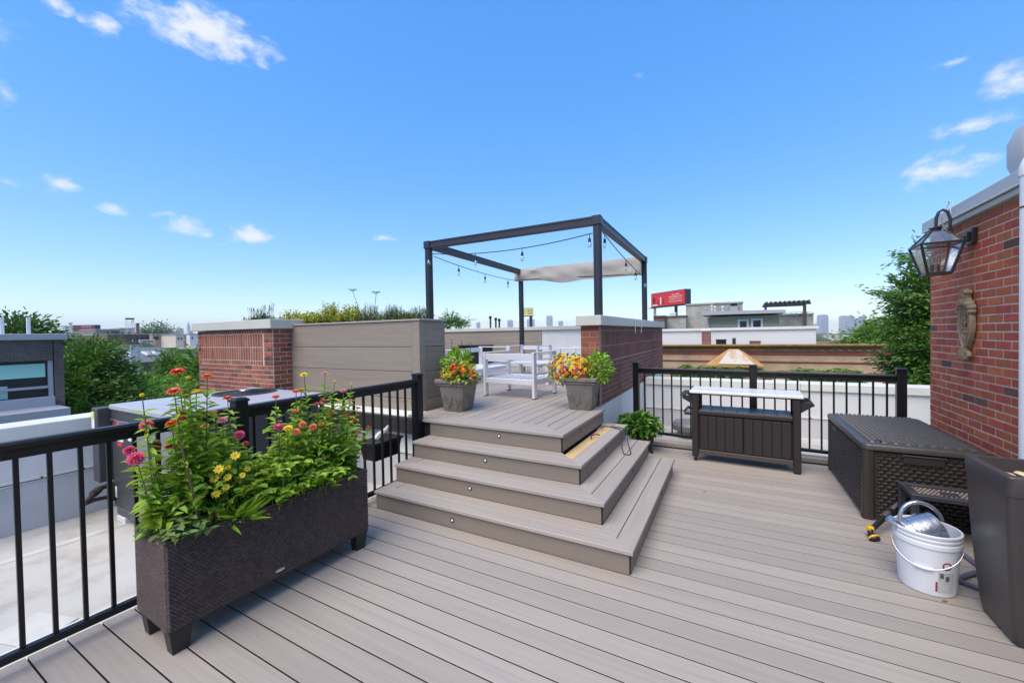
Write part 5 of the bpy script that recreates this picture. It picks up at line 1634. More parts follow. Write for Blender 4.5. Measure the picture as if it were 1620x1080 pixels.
# ---- leaves and trees
TG1 = mat('tree_leaf_deep', (.10, .215, .028), .5, var=.3, vscale=.6, island=.45, trans=.3, hue=.02)
TG2 = mat('tree_leaf_fresh', (.15, .30, .028), .5, var=.3, vscale=.6, island=.45, trans=.35, hue=.02)
TG3 = mat('tree_leaf_blue', (.085, .18, .035), .55, var=.3, vscale=.5, island=.45, trans=.25, hue=.015)
BARK = mat('bark', (.075, .055, .042), .95, var=.3, vscale=8, bump=.6, bscale=20)


def tree(name, label, base, crowns, nclump, per, leaf, lm, seed, group='trees around the roof deck', trunk=.3, droop=.0):
    """crowns: list of (centre, radii); leaf clumps spread through each crown"""
    rn = random.Random(seed)
    base = Vector(base)
    t = thing(name, label, 'tree', tuple(base), 0, group)
    tr, lf = MB(), MB()
    c0 = sum((Vector(c) for c, _ in crowns), Vector()) / len(crowns) - base
    fork = c0 * .55; fork.x *= .5; fork.y *= .5
    tr.tube([(0, 0, 0), fork * .5 + Vector((.1, .05, 0)), fork], [trunk, trunk * .75, trunk * .55], 9)
    tot = sum(r[0] * r[1] * r[2] for _, r in crowns)
    for c, rad in crowns:
        c = Vector(c) - base
        tr.tube([fork, fork.lerp(c, .5) + Vector((rn.uniform(-.3, .3), rn.uniform(-.3, .3), .2)), c], [trunk * .5, trunk * .3, trunk * .12], 7)
        n = max(8, int(nclump * rad[0] * rad[1] * rad[2] / tot))
        for k in range(n):
            d = Vector((rn.gauss(0, 1), rn.gauss(0, 1), rn.gauss(0, 1))).normalized()
            f = rn.uniform(.25, 1.0) ** .45 * (1 + .16 * math.sin(d.x * 5 + seed) * math.cos(d.z * 4 + d.y * 3))
            p = c + Vector((d.x * rad[0], d.y * rad[1], d.z * rad[2])) * f
            if k % 7 == 0: tr.tube([c.lerp(p, .15), c.lerp(p, .6), p], [trunk * .09, trunk * .06, trunk * .02], 4)
            out = (d + Vector((0, 0, .3 - droop))).normalized()
            side = out.cross(Vector((0, 0, 1)))
            for j in range(per):                       # a spray: flat pad of leaves along the twig
                r1, r2 = rn.gauss(0, 1.5), rn.gauss(0, 1.5)
                q = p + out * r1 * leaf * 1.5 + side * r2 * leaf * 1.2 + Vector((0, 0, rn.gauss(0, .45) * leaf - .10 * leaf * r1 * abs(r1)))
                dd = out * .8 + side * (1 if r2 > 0 else -1) * rn.uniform(.1, 1) + Vector((0, 0, rn.uniform(-.45, .1)))
                lf.leaf(q, dd, (out.x * .35 + rn.uniform(-.25, .25), out.y * .35 + rn.uniform(-.25, .25), 1), leaf * rn.uniform(.8, 1.4), leaf * rn.uniform(.45, .7), .2, .25)
    tr.build('trunk', BARK, t, smooth=True)
    stuff(lf.build('crown', lm, t))
    return t


def P3(u, v, **k): return tuple(at(u, v, **k))


def gz(p): return (p[0], p[1], GZ)


# right tree beside the red wall
tc_ = [(P3(1490, 500, Y=12.5), (.85, 1.1, 1.05)), (P3(1458, 408, Y=12.8), (.34, .6, .46)), (P3(1425, 466, Y=12.4), (.50, .7, .16)), (P3(1466, 565, Y=12.0), (.62, .9, .7)), (P3(1500, 610, Y=12.0), (1.0, 1.2, .9)), (P3(1440, 512, Y=12.5), (.36, .6, .22)), (P3(1452, 596, Y=11.6), (.42, .6, .28)), (P3(1530, 490, Y=13.5), (1.2, 1.4, 1.2)), (P3(1474, 465, Y=12.3), (.50, .8, .55))]
tree('maple_tree', 'large green tree with ragged branches beside the red brick wall', gz(P3(1500, 600, Y=12.6)), tc_, 950, 40, .085, TG1, 21, trunk=.28)
tree('street_tree', 'bright green tree crown beyond the ochre cornice, left of the big tree', gz(P3(1400, 540, Y=30)), [(P3(1395, 536, Y=30), (1.6, 1.6, 1.0)), (P3(1425, 530, Y=31), (1.6, 1.6, 1.3)), (P3(1365, 541, Y=31), (1.1, 1.2, .6))], 210, 27, .16, TG2, 22, trunk=.2)
# trees to the left
tree('street_tree', 'dark green tree crown rising above the grey roof of the left building', gz(P3(45, 520, X=-34)), [(P3(31, 548, X=-34), (1.58, 1.72, 1.25)), (P3(71, 558, X=-33), (0.92, 1.06, 0.79)), (P3(-6, 540, X=-35), (1.06, 1.45, 1.06))], 400, 29, .20, TG3, 31)
tree('street_tree', 'dense green tree right beside the dark brick building', gz(P3(150, 600, X=-21)), [(P3(140, 593, X=-21), (1.12, 0.99, 1.12)), (P3(118, 638, X=-20), (1.06, 0.79, 1.12)), (P3(165, 628, X=-20.5), (1.19, 1.06, 1.19)), (P3(150, 563, X=-22), (0.73, 0.73, 0.46)), (P3(185, 658, X=-19.5), (1.06, 0.99, 0.92)), (P3(140, 678, X=-19), (1.06, 1.06, 0.92))], 850, 32, .125, TG1, 32)
tree('street_tree', 'green tree in the gap left of the brick pier, in front of the grey roof', gz(P3(240, 620, X=-24)), [(P3(225, 631, X=-24), (1.12, 1.19, 0.99)), (P3(270, 638, X=-25), (1.06, 1.19, 0.99)), (P3(250, 666, X=-22), (1.19, 1.19, 0.99)), (P3(205, 676, X=-22), (0.99, 0.99, 0.86))], 600, 29, .14, TG2, 33)
tree('street_tree', 'pointed fresh green tree before the grey skylight roof', gz(P3(270, 575, X=-40)), [(P3(271, 582, X=-40), (0.66, 0.73, 1.06)), (P3(280, 600, X=-39), (0.92, 0.99, 0.92))], 210, 27, .20, TG1, 34)
tree('street_tree', 'fresh green tree touching the left edge of the brick pier', gz(P3(312, 575, X=-34)), [(P3(310, 582, X=-34), (0.66, 0.79, 1.25)), (P3(302, 614, X=-33), (0.92, 0.92, 0.92))], 225, 27, .18, TG2, 35)
tree('street_tree', 'small dark tree crown peeping over the far back wall', gz(P3(717, 520, Y=24)), [(P3(712, 508, Y=24), (.75, .7, .42)), (P3(728, 512, Y=24), (.6, .6, .35))], 75, 27, .12, TG1, 36, trunk=.12)
tree('distant_tree', 'lone round dark tree on the far left horizon', gz(P3(250, 530, X=-330)), [(P3(249, 527, X=-330), (8, 9, 4.2))], 300, 9, 1.1, TG3, 37, trunk=.8)

# ---- dark brick building at the left
DB = brickmat('charcoal_brickwork', (.085, .066, .060), (.13, .105, .095), (.22, .20, .18), 4.6)
LBX = -15.0
ya = at(101, 580, X=LBX).y
lb = thing('brick_building', 'modern charcoal brick building with teal window blind at the left edge', 'building', (LBX, 0, GZ))
zt = at(60, 538, X=LBX).z
za, zb2 = at(0, 577, X=LBX).z, at(0, 634, X=LBX).z
yw = at(85, 600, X=LBX).y
def lbox(nm, x0, x1, y0, y1, z0_, z1_, m, par=None, c=.0):
    return MB().box(x0, x1, y0, y1, z0_, z1_, c).build(nm, m, par or lb, world=True)
lbox('wall', LBX - 8, LBX, yw + .02, ya, GZ, zt, DB)
lbox('wall', LBX - 8, LBX, -14, yw, za + .06, zt, DB)
lbox('wall', LBX - 8, LBX, -14, yw, GZ, zb2 - .5, DB)
lbox('fascia', LBX - 8.3, LBX + .12, -14, ya + .06, zt + .004, at(60, 528, X=LBX).z, GREYM, None, .01)
for u_ in (3, 45):
    p = at(u_, 515, X=LBX - .5)
    lbox('mast', p.x - .03, p.x + .03, p.y - .03, p.y + .03, at(u_, 528, X=LBX).z, at(u_, 502, X=LBX - .5).z, WFR)
wn = lbox('window', LBX - .15, LBX - .11, -14, yw, zb2, za + .055, mat('window_glass_dark', (.018, .028, .028), .06, var=.4, vscale=1.2))
lbox('blind', LBX - .105, LBX - .085, -14, yw - .12, at(0, 601, X=LBX).z, za - .02, mat('teal_blind', (.36, .68, .58), .5, var=.08, vscale=.8), wn)
lbox('window_frame', LBX - .108, LBX - .03, yw - .08, yw - .002, zb2, za + .05, GREYM, wn)
zm = at(0, 618, X=LBX).z
lbox('window_frame', LBX - .08, LBX - .03, -14, yw - .085, zm - .03, zm + .03, GREYM, wn)
for yy in (.6, 1.7): lbox('window_frame', LBX - .08, LBX - .05, yy - .02, yy + .02, zb2, zm - .035, GREYM, wn)
TEALP = mat('pale_teal_paper', (.35, .52, .47), .6, var=.2)
for yy, hh in ((.7, .12), (1.5, .10), (2.2, .4), (2.45, .3)): lbox('desk_clutter', LBX - .105, LBX - .085, yy - .18, yy + .14, zb2 + .02, zb2 + .02 + hh, TEALP, wn)
lbox('sill_panel', LBX - .2, LBX + .06, -14, at(87, 640, X=LBX).y, at(0, 652, X=LBX).z, zb2 - .004, GREYM, None, .01)
lbox('ledge', LBX - .2, LBX + .9, -14, at(112, 650, X=LBX + .9).y, at(60, 668, X=LBX + .9).z, at(60, 650, X=LBX + .9).z, GREYM, None, .01)


def block(name, label, cat, x0, x1, y0, y1, ztop, m, roofm=None, group=None, base=GZ):
    t = thing(name, label, cat, ((x0 + x1) / 2, (y0 + y1) / 2, base), 0, group)
    hx_, hy_ = abs(x1 - x0) / 2, abs(y1 - y0) / 2
    MB().box(-hx_, hx_, -hy_, hy_, 0, ztop - base).build('wall', m, t)
    MB().box(-hx_ - .02 * hx_, hx_ + .02 * hx_, -hy_ - .1, hy_ + .1, ztop - base + .003, ztop - base + .003 + max(.15, .01 * hx_)).build('roof', roofm or GREYM, t)
    return t


def xblock(name, label, u0, u1, vtop, X, m, depth=10, roofm=None, wins=None, group='buildings on the left skyline', wm=WIN):
    """building whose face looks along +x, seen between photo columns u0,u1"""
    y0, y1 = at(u0, vtop, X=X).y, at(u1, vtop, X=X).y
    zt_ = at((u0 + u1) / 2, vtop, X=X).z
    t = block(name, label, 'building', X - depth, X, y0, y1, zt_, m, roofm, group)
    if wins:
        for (ua, ub, va, vb) in wins:
            a, c2 = at(ua, va, X=X), at(ub, vb, X=X)
            MB().box(X + .02, X + .10, min(a.y, c2.y), max(a.y, c2.y), min(a.z, c2.z), max(a.z, c2.z)).build('window', wm, t, world=True)
    return t


BRN = brickmat('brown_brickwork', (.13, .075, .055), (.17, .10, .075), (.18, .15, .13), .8)
TAN2 = brickmat('tan_brickwork', (.36, .26, .17), (.42, .31, .21), (.38, .32, .26), .8)
GRB = brickmat('grey_block', (.34, .32, .28), (.42, .39, .34), (.36, .34, .31), 1.3)
PALE = mat('pale_stucco', (.55, .50, .42), .8, var=.15, vscale=.3)
WHT = mat('white_stucco', (.62, .62, .62), .7, var=.08, vscale=.3)
SLT = mat('slate_shingle', (.11, .125, .145), .75, var=.2, vscale=2, stretch=(1, 1, 6))
xblock('factory_building', 'long brown brick factory behind the left trees', 170, 241, 529, -130, BRN, 20, wins=[(201, 209, 532, 536), (211, 219, 532, 536), (222, 228, 532, 536), (230, 237, 532, 536)])
xblock('factory_building', 'grey upper storey block left of the factory chimney', 151, 190, 521.5, -150, mat('grey_upper', (.20, .19, .18), .8, var=.3, vscale=.1), 18, wins=[(166, 172, 525, 528), (176, 188, 524, 528.5)])
xblock('factory_building', 'tan stepped rooftop block below the water tank stand', 189, 213, 519.5, -152, PALE, 16, wins=[(192, 195, 525, 528), (203, 206, 525, 528)])
xblock('factory_building', 'tan brick building with rows of arched windows in the distance', 241, 277, 528.5, -128, TAN2, 18, wins=[(ua, ua + 2.6, va, va + 4.2) for ua in (255, 259.5, 264, 268, 272.5) for va in (531, 537)] + [(243, 251, 532, 537)])
xblock('pale_house', 'pale yellow house at the end of the tan building', 278, 292, 530, -120, PALE, 12, wins=[(281, 283.5, 534, 537), (286, 288.5, 534, 537)])
xblock('pale_house', 'white house touching the brick pier on the left skyline', 300, 318, 529, -118, WHT, 12, wins=[(303, 305.5, 533, 536)])
ch_ = thing('factory_chimney', 'square brown factory chimney on the left skyline', 'chimney', tuple(at(218, 527, X=-140)))
cz = at(218, 511, X=-140).z - ch_.location.z
wz = (at(220.4, 520, X=-140).y - at(215.8, 520, X=-140).y) / 2
MB().loft([[(-wz, -wz, -18), (wz, -wz, -18), (wz, wz, -18), (-wz, wz, -18)], [(-wz * .95, -wz * .95, cz - .6), (wz * .95, -wz * .95, cz - .6), (wz * .95, wz * .95, cz - .6), (-wz * .95, wz * .95, cz - .6)]]).build('shaft', BRN, ch_)
MB().box(-wz * 1.1, wz * 1.1, -wz * 1.1, wz * 1.1, cz - .59, cz, .05).build('cap', BRN, ch_)
wt = thing('tank_stand', 'empty water tank stand on the factory roof', 'tank stand', tuple(at(205.8, 517, X=-150)))
hw = (at(211.6, 505, X=-150).y - at(200, 505, X=-150).y) / 2; hz_ = at(206, 503, X=-150).z - wt.location.z
MB().box(-hw, hw, -hw, hw, hz_ - .4, hz_, .02).build('deck', UNDER, wt)
for sx in (-1, 1):
    for sy in (-1, 1): MB().bar((sx * hw * .9, sy * hw * .9, -1.5), (sx * hw * .8, sy * hw * .8, hz_ - .42), .10, .10).build('leg', mat('pale_steel', (.5, .5, .5), .6), wt)
    MB().bar((sx * hw * .9, -hw * .9, -1.2), (sx * hw * .8, hw * .8, hz_ - .6), .07, .07).build('brace', MATS['pale_steel'], wt)
# grey shingle roof with skylights
gx = -62
y0, y1 = at(186, 560, X=gx).y, at(300, 560, X=gx).y
zr0, zr1 = at(240, 572, X=gx).z, at(240, 549, X=gx - 9).z
sr_ = thing('shingle_roof_building', 'brown house with wide slate grey roof and white skylights', 'building', (gx, (y0 + y1) / 2, GZ))
hy_ = (y1 - y0) / 2
MB().box(-9, -.3, -hy_, hy_, 0, zr0 - GZ).build('wall', BRN, sr_)
rf = MB().loft([[(0, -hy_, zr0 - GZ), (-9, -hy_, zr1 - GZ), (-18, -hy_, zr0 - GZ)], [(0, hy_, zr0 - GZ), (-9, hy_, zr1 - GZ), (-18, hy_, zr0 - GZ)]]).build('roof', SLT, sr_)
slope = (zr1 - zr0) / -9
for u_, v_, wpx in ((204, 561, 2.4), (233.5, 559.5, 4), (247, 561, 2.4)):
    p = at(u_, v_, X=gx - 4); ww = wpx * .09
    zz = zr0 + (p.x - gx) * slope + .1
    T = Matrix.Translation((p.x, p.y, zz)) @ Matrix.Rotation(math.atan(-slope), 4, 'Y')
    MB().box(-.9, .9, -ww, ww, -.05, .22, .02, T).build('skylight', WFR, rf, world=True)
    MB().box(-.7, .7, -ww * .75, ww * .75, .222, .25, 0, T).build('skylight_glass', GREYM, rf, world=True)
for u_ in (208, 218):
    p = at(u_, 556, X=gx + 2)
    o = thing('flue_pipe', 'tall pale metal flue, the %s of two before the grey roof' % ('left' if u_ == 208 else 'right'), 'flue', (p.x, p.y, zr0 - 3), 0, 'flues before the slate roof')
    MB().tube([(0, 0, 0), (0, 0, at(u_, 544, X=gx + 2).z - zr0 + 3)], .13, 12).build('pipe', mat('pale_flue', (.42, .44, .52), .4), o, smooth=True)
    MB().lathe([(.24, 0), (.24, .1), (.1, .2)], 12, Matrix.Translation((0, 0, at(u_, 544, X=gx + 2).z - zr0 + 3.01))).build('cap', UNDER, o)
# roof sign frame with white letters
sg_ = thing('roof_sign', 'white roof sign on a scaffold in front of the tan building', 'sign', tuple(at(234, 545, X=-100)))
ys0, ys1 = at(209, 541, X=-100).y - sg_.location.y, at(259, 541, X=-100).y - sg_.location.y
zs0, zs1 = at(234, 544, X=-100).z - sg_.location.z, at(234, 537.5, X=-100).z - sg_.location.z
MB().box(-.1, .1, ys0 + 1.0, ys1 - 1.5, zs0 + .25, zs1, .02).build('panel', WFR, sg_)
k = 0
yy = ys0
while yy < ys1:
    MB().box(.12, .2, yy, yy + .1, -2.2, zs1 + .1).build('strut', MATS['pale_steel'], sg_); yy += 1.1
for k in range(9):
    a = ys0 + 1.3 + k * (ys1 - ys0 - 3) / 9
    MB().box(.105, .16, a, a + .35, zs0 + .4, zs1 - .15).build('letter', GREYM, sg_)


def billboard(name, label, uvs, D0, D1, thick, facem, framem, group=None):
    """quad given by left-top, left-bottom, right-top, right-bottom pixels; ends at distances D0, D1"""
    lt, lb_, rt, rb = at(*uvs[0], D=D0), at(*uvs[1], D=D0), at(*uvs[2], D=D1), at(*uvs[3], D=D1)
    zt_, zb_ = (lt.z + rt.z) / 2, (lb_.z + rb.z) / 2
    a, c2 = Vector((lt.x, lt.y, 0)), Vector((rt.x, rt.y, 0))
    t = thing(name, label, 'billboard', ((a.x + c2.x) / 2, (a.y + c2.y) / 2, GZ), 0, group)
    d_ = (c2 - a); ln = d_.length; d_.normalize()
    n_ = Vector((d_.y, -d_.x, 0))
    mid = Vector((0, 0, (zt_ + zb_) / 2 - GZ))
    h = zt_ - zb_
    T = Matrix.Translation(mid) @ Matrix((d_, Vector((0, 0, 1)), n_)).transposed().to_4x4()
    MB().box(-ln / 2, ln / 2, -h / 2, h / 2, -thick, 0, .02, T).build('frame', framem, t)
    MB().box(-ln / 2 + .03 * h, ln / 2 - .03 * h, -h / 2 + .04 * h, h / 2 - .04 * h, .01, .04, 0, T).build('poster', facem, t)
    MB().box(-ln * .5, ln * .5, -h * .58, -h * .53, .0, .9, 0, T).build('catwalk', framem, t)
    return t, T, ln, h


RB = mat('billboard_red', (.62, .025, .035), .5, var=.06, vscale=.3); FRD = mat('billboard_frame', (.03, .03, .035), .6)
t, T, ln, h = billboard('red_billboard', 'red advertising billboard with white lettering, right of the pergola', [(1030, 464.5), (1030, 486), (1084, 457), (1084, 481.5)], 112, 100, 1.8, RB, FRD)
PAP = mat('poster_white', (.80, .78, .72), .5)
for k, (s_, sz) in enumerate((('- Since 1886 -', .15), ('REFRESHMENT FOR', .145), ('A THIRSTY CITY OF', .13), ('FULL FLAVOR NEEDS', .13))):
    text('lettering', s_, sz * h, PAP, t, T @ Matrix.Translation((ln * .24, h * (.23 - .155 * k), .06)))
DRK = mat('poster_dark', (.09, .02, .015), .5)
b = MB(); b.lathe([(.13 * h, 0), (.13 * h, .02)], 20, T @ Matrix.Translation((-ln * .40, -h * .02, .045)) @ Matrix.Scale(1.9, 4, (0, 1, 0))); b.build('dark_glass_print', DRK, t)
for x_, hh, m_ in ((-.255, .26, DRK), (-.195, .52, PAP), (-.12, .30, DRK)):
    MB().box(x_ * ln - .055 * h, x_ * ln + .055 * h, -.36 * h, (-.36 + hh) * h, .042, .052, 0, T).build('bottle_print', m_, t)
MB().box(-.46 * ln, -.29 * ln, -.40 * h, -.33 * h, .042, .05, 0, T).build('script_print', PAP, t)
for xx, m_ in ((-.47, WFR), (.17, FRD)):
    p = T @ Vector((xx * ln, -h / 2, -.9))
    MB().tube([(p.x, p.y, 0), (p.x, p.y, p.z)], .38, 10).build('column', m_, t, smooth=True)
cp_ = at(1065, 510, Y=62)
o = thing('white_column', 'thick white chimney column standing below the red billboard', 'column', (cp_.x, cp_.y, GZ))
hw = .38
MB().box(-hw, hw, -hw, hw, 0, at(1065, 496.5, Y=62).z - GZ, .03).build('shaft', WFR, o)
MB().box(-hw * 1.1, hw * 1.1, -hw * 1.1, hw * 1.1, at(1065, 496.5, Y=62).z - GZ + .003, at(1065, 496.5, Y=62).z - GZ + .2, .02).build('cap', WFR, o)
t, T, ln, h = billboard('yellow_billboard', 'small pale yellow billboard on a pole behind the pergola post', [(822, 487), (822, 499.5), (843.5, 487), (843.5, 499.5)], 150, 150, 2.2, mat('billboard_yellow', (.62, .56, .20), .5, var=.1, vscale=.3), FRD)
text('lettering', '$10', h * .38, DRK, t, T @ Matrix.Translation((ln * .26, h * .12, .06)))
MB().box(ln * .12, ln * .42, -h * .26, -h * .18, .042, .05, 0, T).build('print_line', DRK, t)
MB().box(-ln * .46, -ln * .18, -h * .4, h * .44, .042, .05, 0, T).build('portrait_print', mat('poster_mauve', (.32, .2, .2), .5, var=.5, vscale=.6), t)
MB().box(-ln * .46, ln * .44, -h * .46, -h * .36, .052, .06, 0, T).build('white_band', PAP, t)
p = T @ Vector((ln * .33, -h / 2, -1.1)); MB().tube([(p.x, p.y, 0), (p.x, p.y, p.z)], .55, 10).build('column', FRD, t, smooth=True)
t, T, ln, h = billboard('dark_billboard', 'dark purple billboard above the trees on the left skyline', [(115, 514), (115, 527), (151, 514), (151, 527)], 120, 120, 1.5, mat('billboard_purple', (.10, .03, .06), .5, var=.5, vscale=.3), FRD)
text('lettering', 'SUMMER NIGHTS', h * .16, PAP, t, T @ Matrix.Translation((ln * .1, h * .30, .06)))
MB().box(-ln * .15, ln * .35, -h * .12, h * .10, .042, .05, 0, T).build('print_band', mat('poster_rust', (.35, .08, .04), .5), t)
MB().tube([(0, 0, 0), (0, 0, (T @ Vector((0, -h / 2, -.5))).z)], .6, 10).build('column', FRD, t, smooth=True)


# ---- buildings to the right
def yspan(u0, u1, v, Y): return at(u0, v, Y=Y).x, at(u1, v, Y=Y).x


OCH = mat('ochre_cornice', (.32, .17, .045), .8, var=.3, vscale=4, dirt=(.10, .06, .03), dscale=3, damt=.6)
OCHB = mat('orange_stained_stone', (.42, .235, .085), .85, var=.35, vscale=3, dirt=(.22, .12, .05), dscale=2.5, damt=.8)
OLDB = brickmat('old_tan_brick', (.46, .33, .20), (.56, .39, .23), (.30, .23, .17), 3.2)
REDB = brickmat('red_band_brick', (.26, .06, .04), (.31, .075, .048), (.22, .09, .07), 3.2)
CY = 21.0
x0, x1 = -5.2, at(1440, 550, Y=CY).x
zc0 = at(1230, 546.5, Y=CY).z
ob = thing('old_brick_building', 'old tan and red brick building with ochre cornice beyond the far railing', 'building', (x0, CY, GZ))
def zrow(v): return at(1230, v, Y=CY).z
MB().box(x0, x1, CY, CY + 5, GZ, zrow(551)).build('wall', OLDB, ob, world=True)
for v0, v1, pr_, m_ in ((544.5, 547, .30, OCH), (547.2, 549, .22, OCH), (549.2, 551, .12, OCH), (555.5, 561.5, .03, REDB), (571.2, 573, .05, REDB)):
    MB().box(x0, x1, CY - pr_, CY + (.3 if v0 < 550 else -.002), zrow(v1), zrow(v0), .01).build('cornice' if v0 < 552 else 'brick_band', m_, ob, world=True)
k = x0
while k < x1:                                     # dentil course
    MB().box(k, k + .12, CY - .09, CY - .003, zrow(554.4), zrow(552.6)).build('dentil', OLDB, ob, world=True); k += .30
# bay with a low hipped stone roof
bl, br_ = yspan(1117, 1208, 577, CY - .8)
zr_, za_ = at(1160, 577, Y=CY - .8).z, at(1160, 551.5, Y=CY - .2).z
bay = MB().box(bl + .15, br_ - .15, CY - .75, CY - .004, GZ, zr_ - .12).build('bay', OCHB, ob, world=True)
xm = (bl + br_) / 2
MB().box(bl, br_, CY - .9, CY - .003, zr_ - .118, zr_, .02).build('bay_cornice', OCHB, bay, world=True)
lx, rx = xm - .45, xm + .45
top = [(lx + .25, CY - .22, za_), (rx - .25, CY - .22, za_), (rx - .25, CY - .03, za_), (lx + .25, CY - .03, za_)]
bot = [(bl, CY - .88, zr_ + .003), (br_, CY - .88, zr_ + .003), (br_, CY - .03, zr_ + .003), (bl, CY - .03, zr_ + .003)]
MB().loft([bot, top]).build('bay_roof', OCHB, ob, world=True)
nb = [(bl + .50, CY - .895, zr_ + .03), (br_ - .32, CY - .895, zr_ + .03), (rx - .28, CY - .235, za_ - .04), (lx + .28, CY - .235, za_ - .04)]
b = MB(); b.add([Vector(p) + Vector((0, -.012, .012)) for p in nb], [(0, 1, 2, 3)])
b.build('white_flashing', mat('worn_white_paint', (.52, .46, .38), .85, var=.2, vscale=5, dirt=(.36, .21, .09), dscale=2.2, damt=.85), ob, world=True)
for uc in (1085, 1237, 1385):                     # windows with red arched heads
    xa, xb = yspan(uc - 15, uc + 15, 600, CY - .02)
    zt_ = zrow(600)
    wn = MB().box(xa, xb, CY - .04, CY - .003, zrow(640), zt_, .01).build('window', WFR, ob, world=True)
    MB().box(xa + .12, xb - .12, CY - .06, CY - .0405, zrow(640) + .1, zt_ - .15).build('pane', WIN, wn, world=True)
    b = MB()
    n_ = 9
    for k in range(n_):
        a = R(35) + R(110) * (k + .5) / n_
        cxx = (xa + xb) / 2
        T = Matrix.Translation((cxx, CY - .03, zt_ - .45)) @ Matrix.Rotation(PI / 2 - a, 4, 'Y')
        b.box(-.07, .07, -.03, .02, .62, .86, .008, T)
    b.build('arch', REDB, ob, world=True)
# leafy plants on the near parapet ledge
for i, (u0, u1) in enumerate(((1072, 1120), (1120, 1172), (1258, 1305), (1300, 1358))):
    xa, xb = yspan(u0, u1, 600, 18.4)
    t = thing('balcony_plant', ('leftmost of the leafy green plants seen through the far railing', 'leafy green plant below the ochre bay roof', 'leafy green plant right of the small white window', 'rightmost leafy green plant behind the white parapet')[i], 'plant', ((xa + xb) / 2, 18.4, -.86), 0, 'leafy plants beyond the white parapet')
    rn = random.Random(60 + i); lf, st_ = MB(), MB()
    for k in range(75):
        x = rn.uniform(-1, 1) * (xb - xa) / 2; hh = rn.uniform(.5, 1.0) * (1.05 - .2 * abs(x))
        st_.tube([(x, 0, -1.0), (x, rn.uniform(-.2, .2), hh)], .012, 4)
        for j in range(10):
            a = rn.uniform(0, 6.3); lf.leaf((x, rn.uniform(-.3, .3), hh * rn.uniform(-.3, 1)), (math.cos(a), math.sin(a), rn.uniform(.0, 1.0)), (0, 0, 1), .34, .075, .2, .5)
    st_.build('stem', STEM, t); stuff(lf.build('foliage', mat('bamboo_leaf', (.17, .28, .04), .5, var=.2, island=.35, trans=.3, hue=.02), t))

# white roof parapet with things on it
x0, x1 = -6.5, at(1291, 522, Y=27).x
t = block('white_roof_wall', 'long plain white roof wall behind the ochre cornice', 'wall', x0, x1, 27, 27.5, at(1170, 522, Y=27).z, WHT, WHT)
def rooftop(name, label, cat, u0, u1, v0, v1, Y, m, capm=None, dp=.5):
    a, c2 = at(u0, v1, Y=Y), at(u1, v0, Y=Y)
    t = thing(name, label, cat, ((a.x + c2.x) / 2, Y, a.z - .4))
    hw_ = (c2.x - a.x) / 2; h_ = c2.z - a.z + .4
    MB().box(-hw_, hw_, -dp / 2, dp / 2, -.9, h_ * .9, .01).build('shaft', m, t)
    MB().box(-hw_ * 1.08, hw_ * 1.08, -dp * .54, dp * .54, h_ * .9 + .002, h_, .01).build('cap', capm or m, t)
    return t
rooftop('brick_chimney', 'short red brick chimney in front of the white roof wall', 'chimney', 1110.5, 1124.5, 520.5, 538, 25.5, brickmat('chimney_brick', (.20, .05, .04), (.12, .04, .035), (.42, .36, .32), 2.2), WFR)
rooftop('flat_vent', 'flat black vent on the roof right of the small chimney', 'vent', 1133, 1149, 536.5, 543, 24, BLACK)
rooftop('vent_pipe_stub', 'short dark vent pipe with a wider cap on the roof', 'vent', 1158.5, 1164, 533, 543, 24, UNDER, GREYM)
rooftop('roof_box', 'low brown box on the roof behind the cornice', 'box', 1186, 1203, 539, 544, 23.5, BRN)
# sage siding penthouse
SAGE = mat('sage_siding', (.37, .34, .22), .7, var=.08, vscale=1)
HY = 32
x0, x1 = yspan(1122, 1232.5, 510, HY)
zt_ = at(1177, 500, Y=HY).z; zb_ = -2
sh_ = thing('siding_penthouse', 'sage green siding penthouse with flat grey overhanging roof', 'building', ((x0 + x1) / 2, HY, zb_))
MB().box(x0, x1, HY, HY + 5, GZ, zt_).build('wall', SAGE, sh_, world=True)
z = 0.6
while z < zt_ - .05:
    b = MB(); b.add([(x0, HY - .035, z), (x1, HY - .035, z), (x1, HY - .004, z + .175), (x0, HY - .004, z + .175)], [(0, 1, 2, 3)]); b.add([(x0, HY - .035, z), (x1, HY - .035, z), (x1, HY - .003, z), (x0, HY - .003, z)], [(0, 1, 2, 3)])
    b.build('siding_board', SAGE, sh_, world=True); z += .18
xa, xb = yspan(1110, 1243, 495, HY - .8)
MB().loft([[(xa, HY - .8, at(1110, 498.5, Y=HY - .8).z), (xb, HY - .8, at(1243, 494.5, Y=HY - .8).z), (xb, HY + 5.4, at(1243, 494.5, Y=HY - .8).z), (xa, HY + 5.4, at(1110, 498.5, Y=HY - .8).z)],
           [(xa, HY - .8, at(1110, 492.5, Y=HY - .8).z), (xb, HY - .8, at(1243, 489.5, Y=HY - .8).z), (xb, HY + 5.4, at(1243, 489.5, Y=HY - .8).z), (xa, HY + 5.4, at(1110, 492.5, Y=HY - .8).z)]]).build('roof', GREYM, sh_, world=True)
for u0, u1, v0, v1 in ((1167, 1184.5, 505, 523), (1188, 1207, 503.8, 520)):
    xa, xb = yspan(u0, u1, 510, HY - .06)
    za2, zb2_ = at(u0, v0, Y=HY - .06).z, at(u0, v1, Y=HY - .06).z
    wn = MB().box(xa, xb, HY - .09, HY - .037, zb2_, za2, .01).build('window', WFR, sh_, world=True)
    MB().box(xa + .13, xb - .13, HY - .11, HY - .091, zb2_ + .12, za2 - .13).build('pane', WIN, wn, world=True)
xa = at(1120.5, 510, Y=HY - .2).x
MB().tube([(xa, HY - .2, -1), (xa, HY - .2, zt_ - .05)], .07, 8).build('downpipe', GREYM, sh_, world=True)
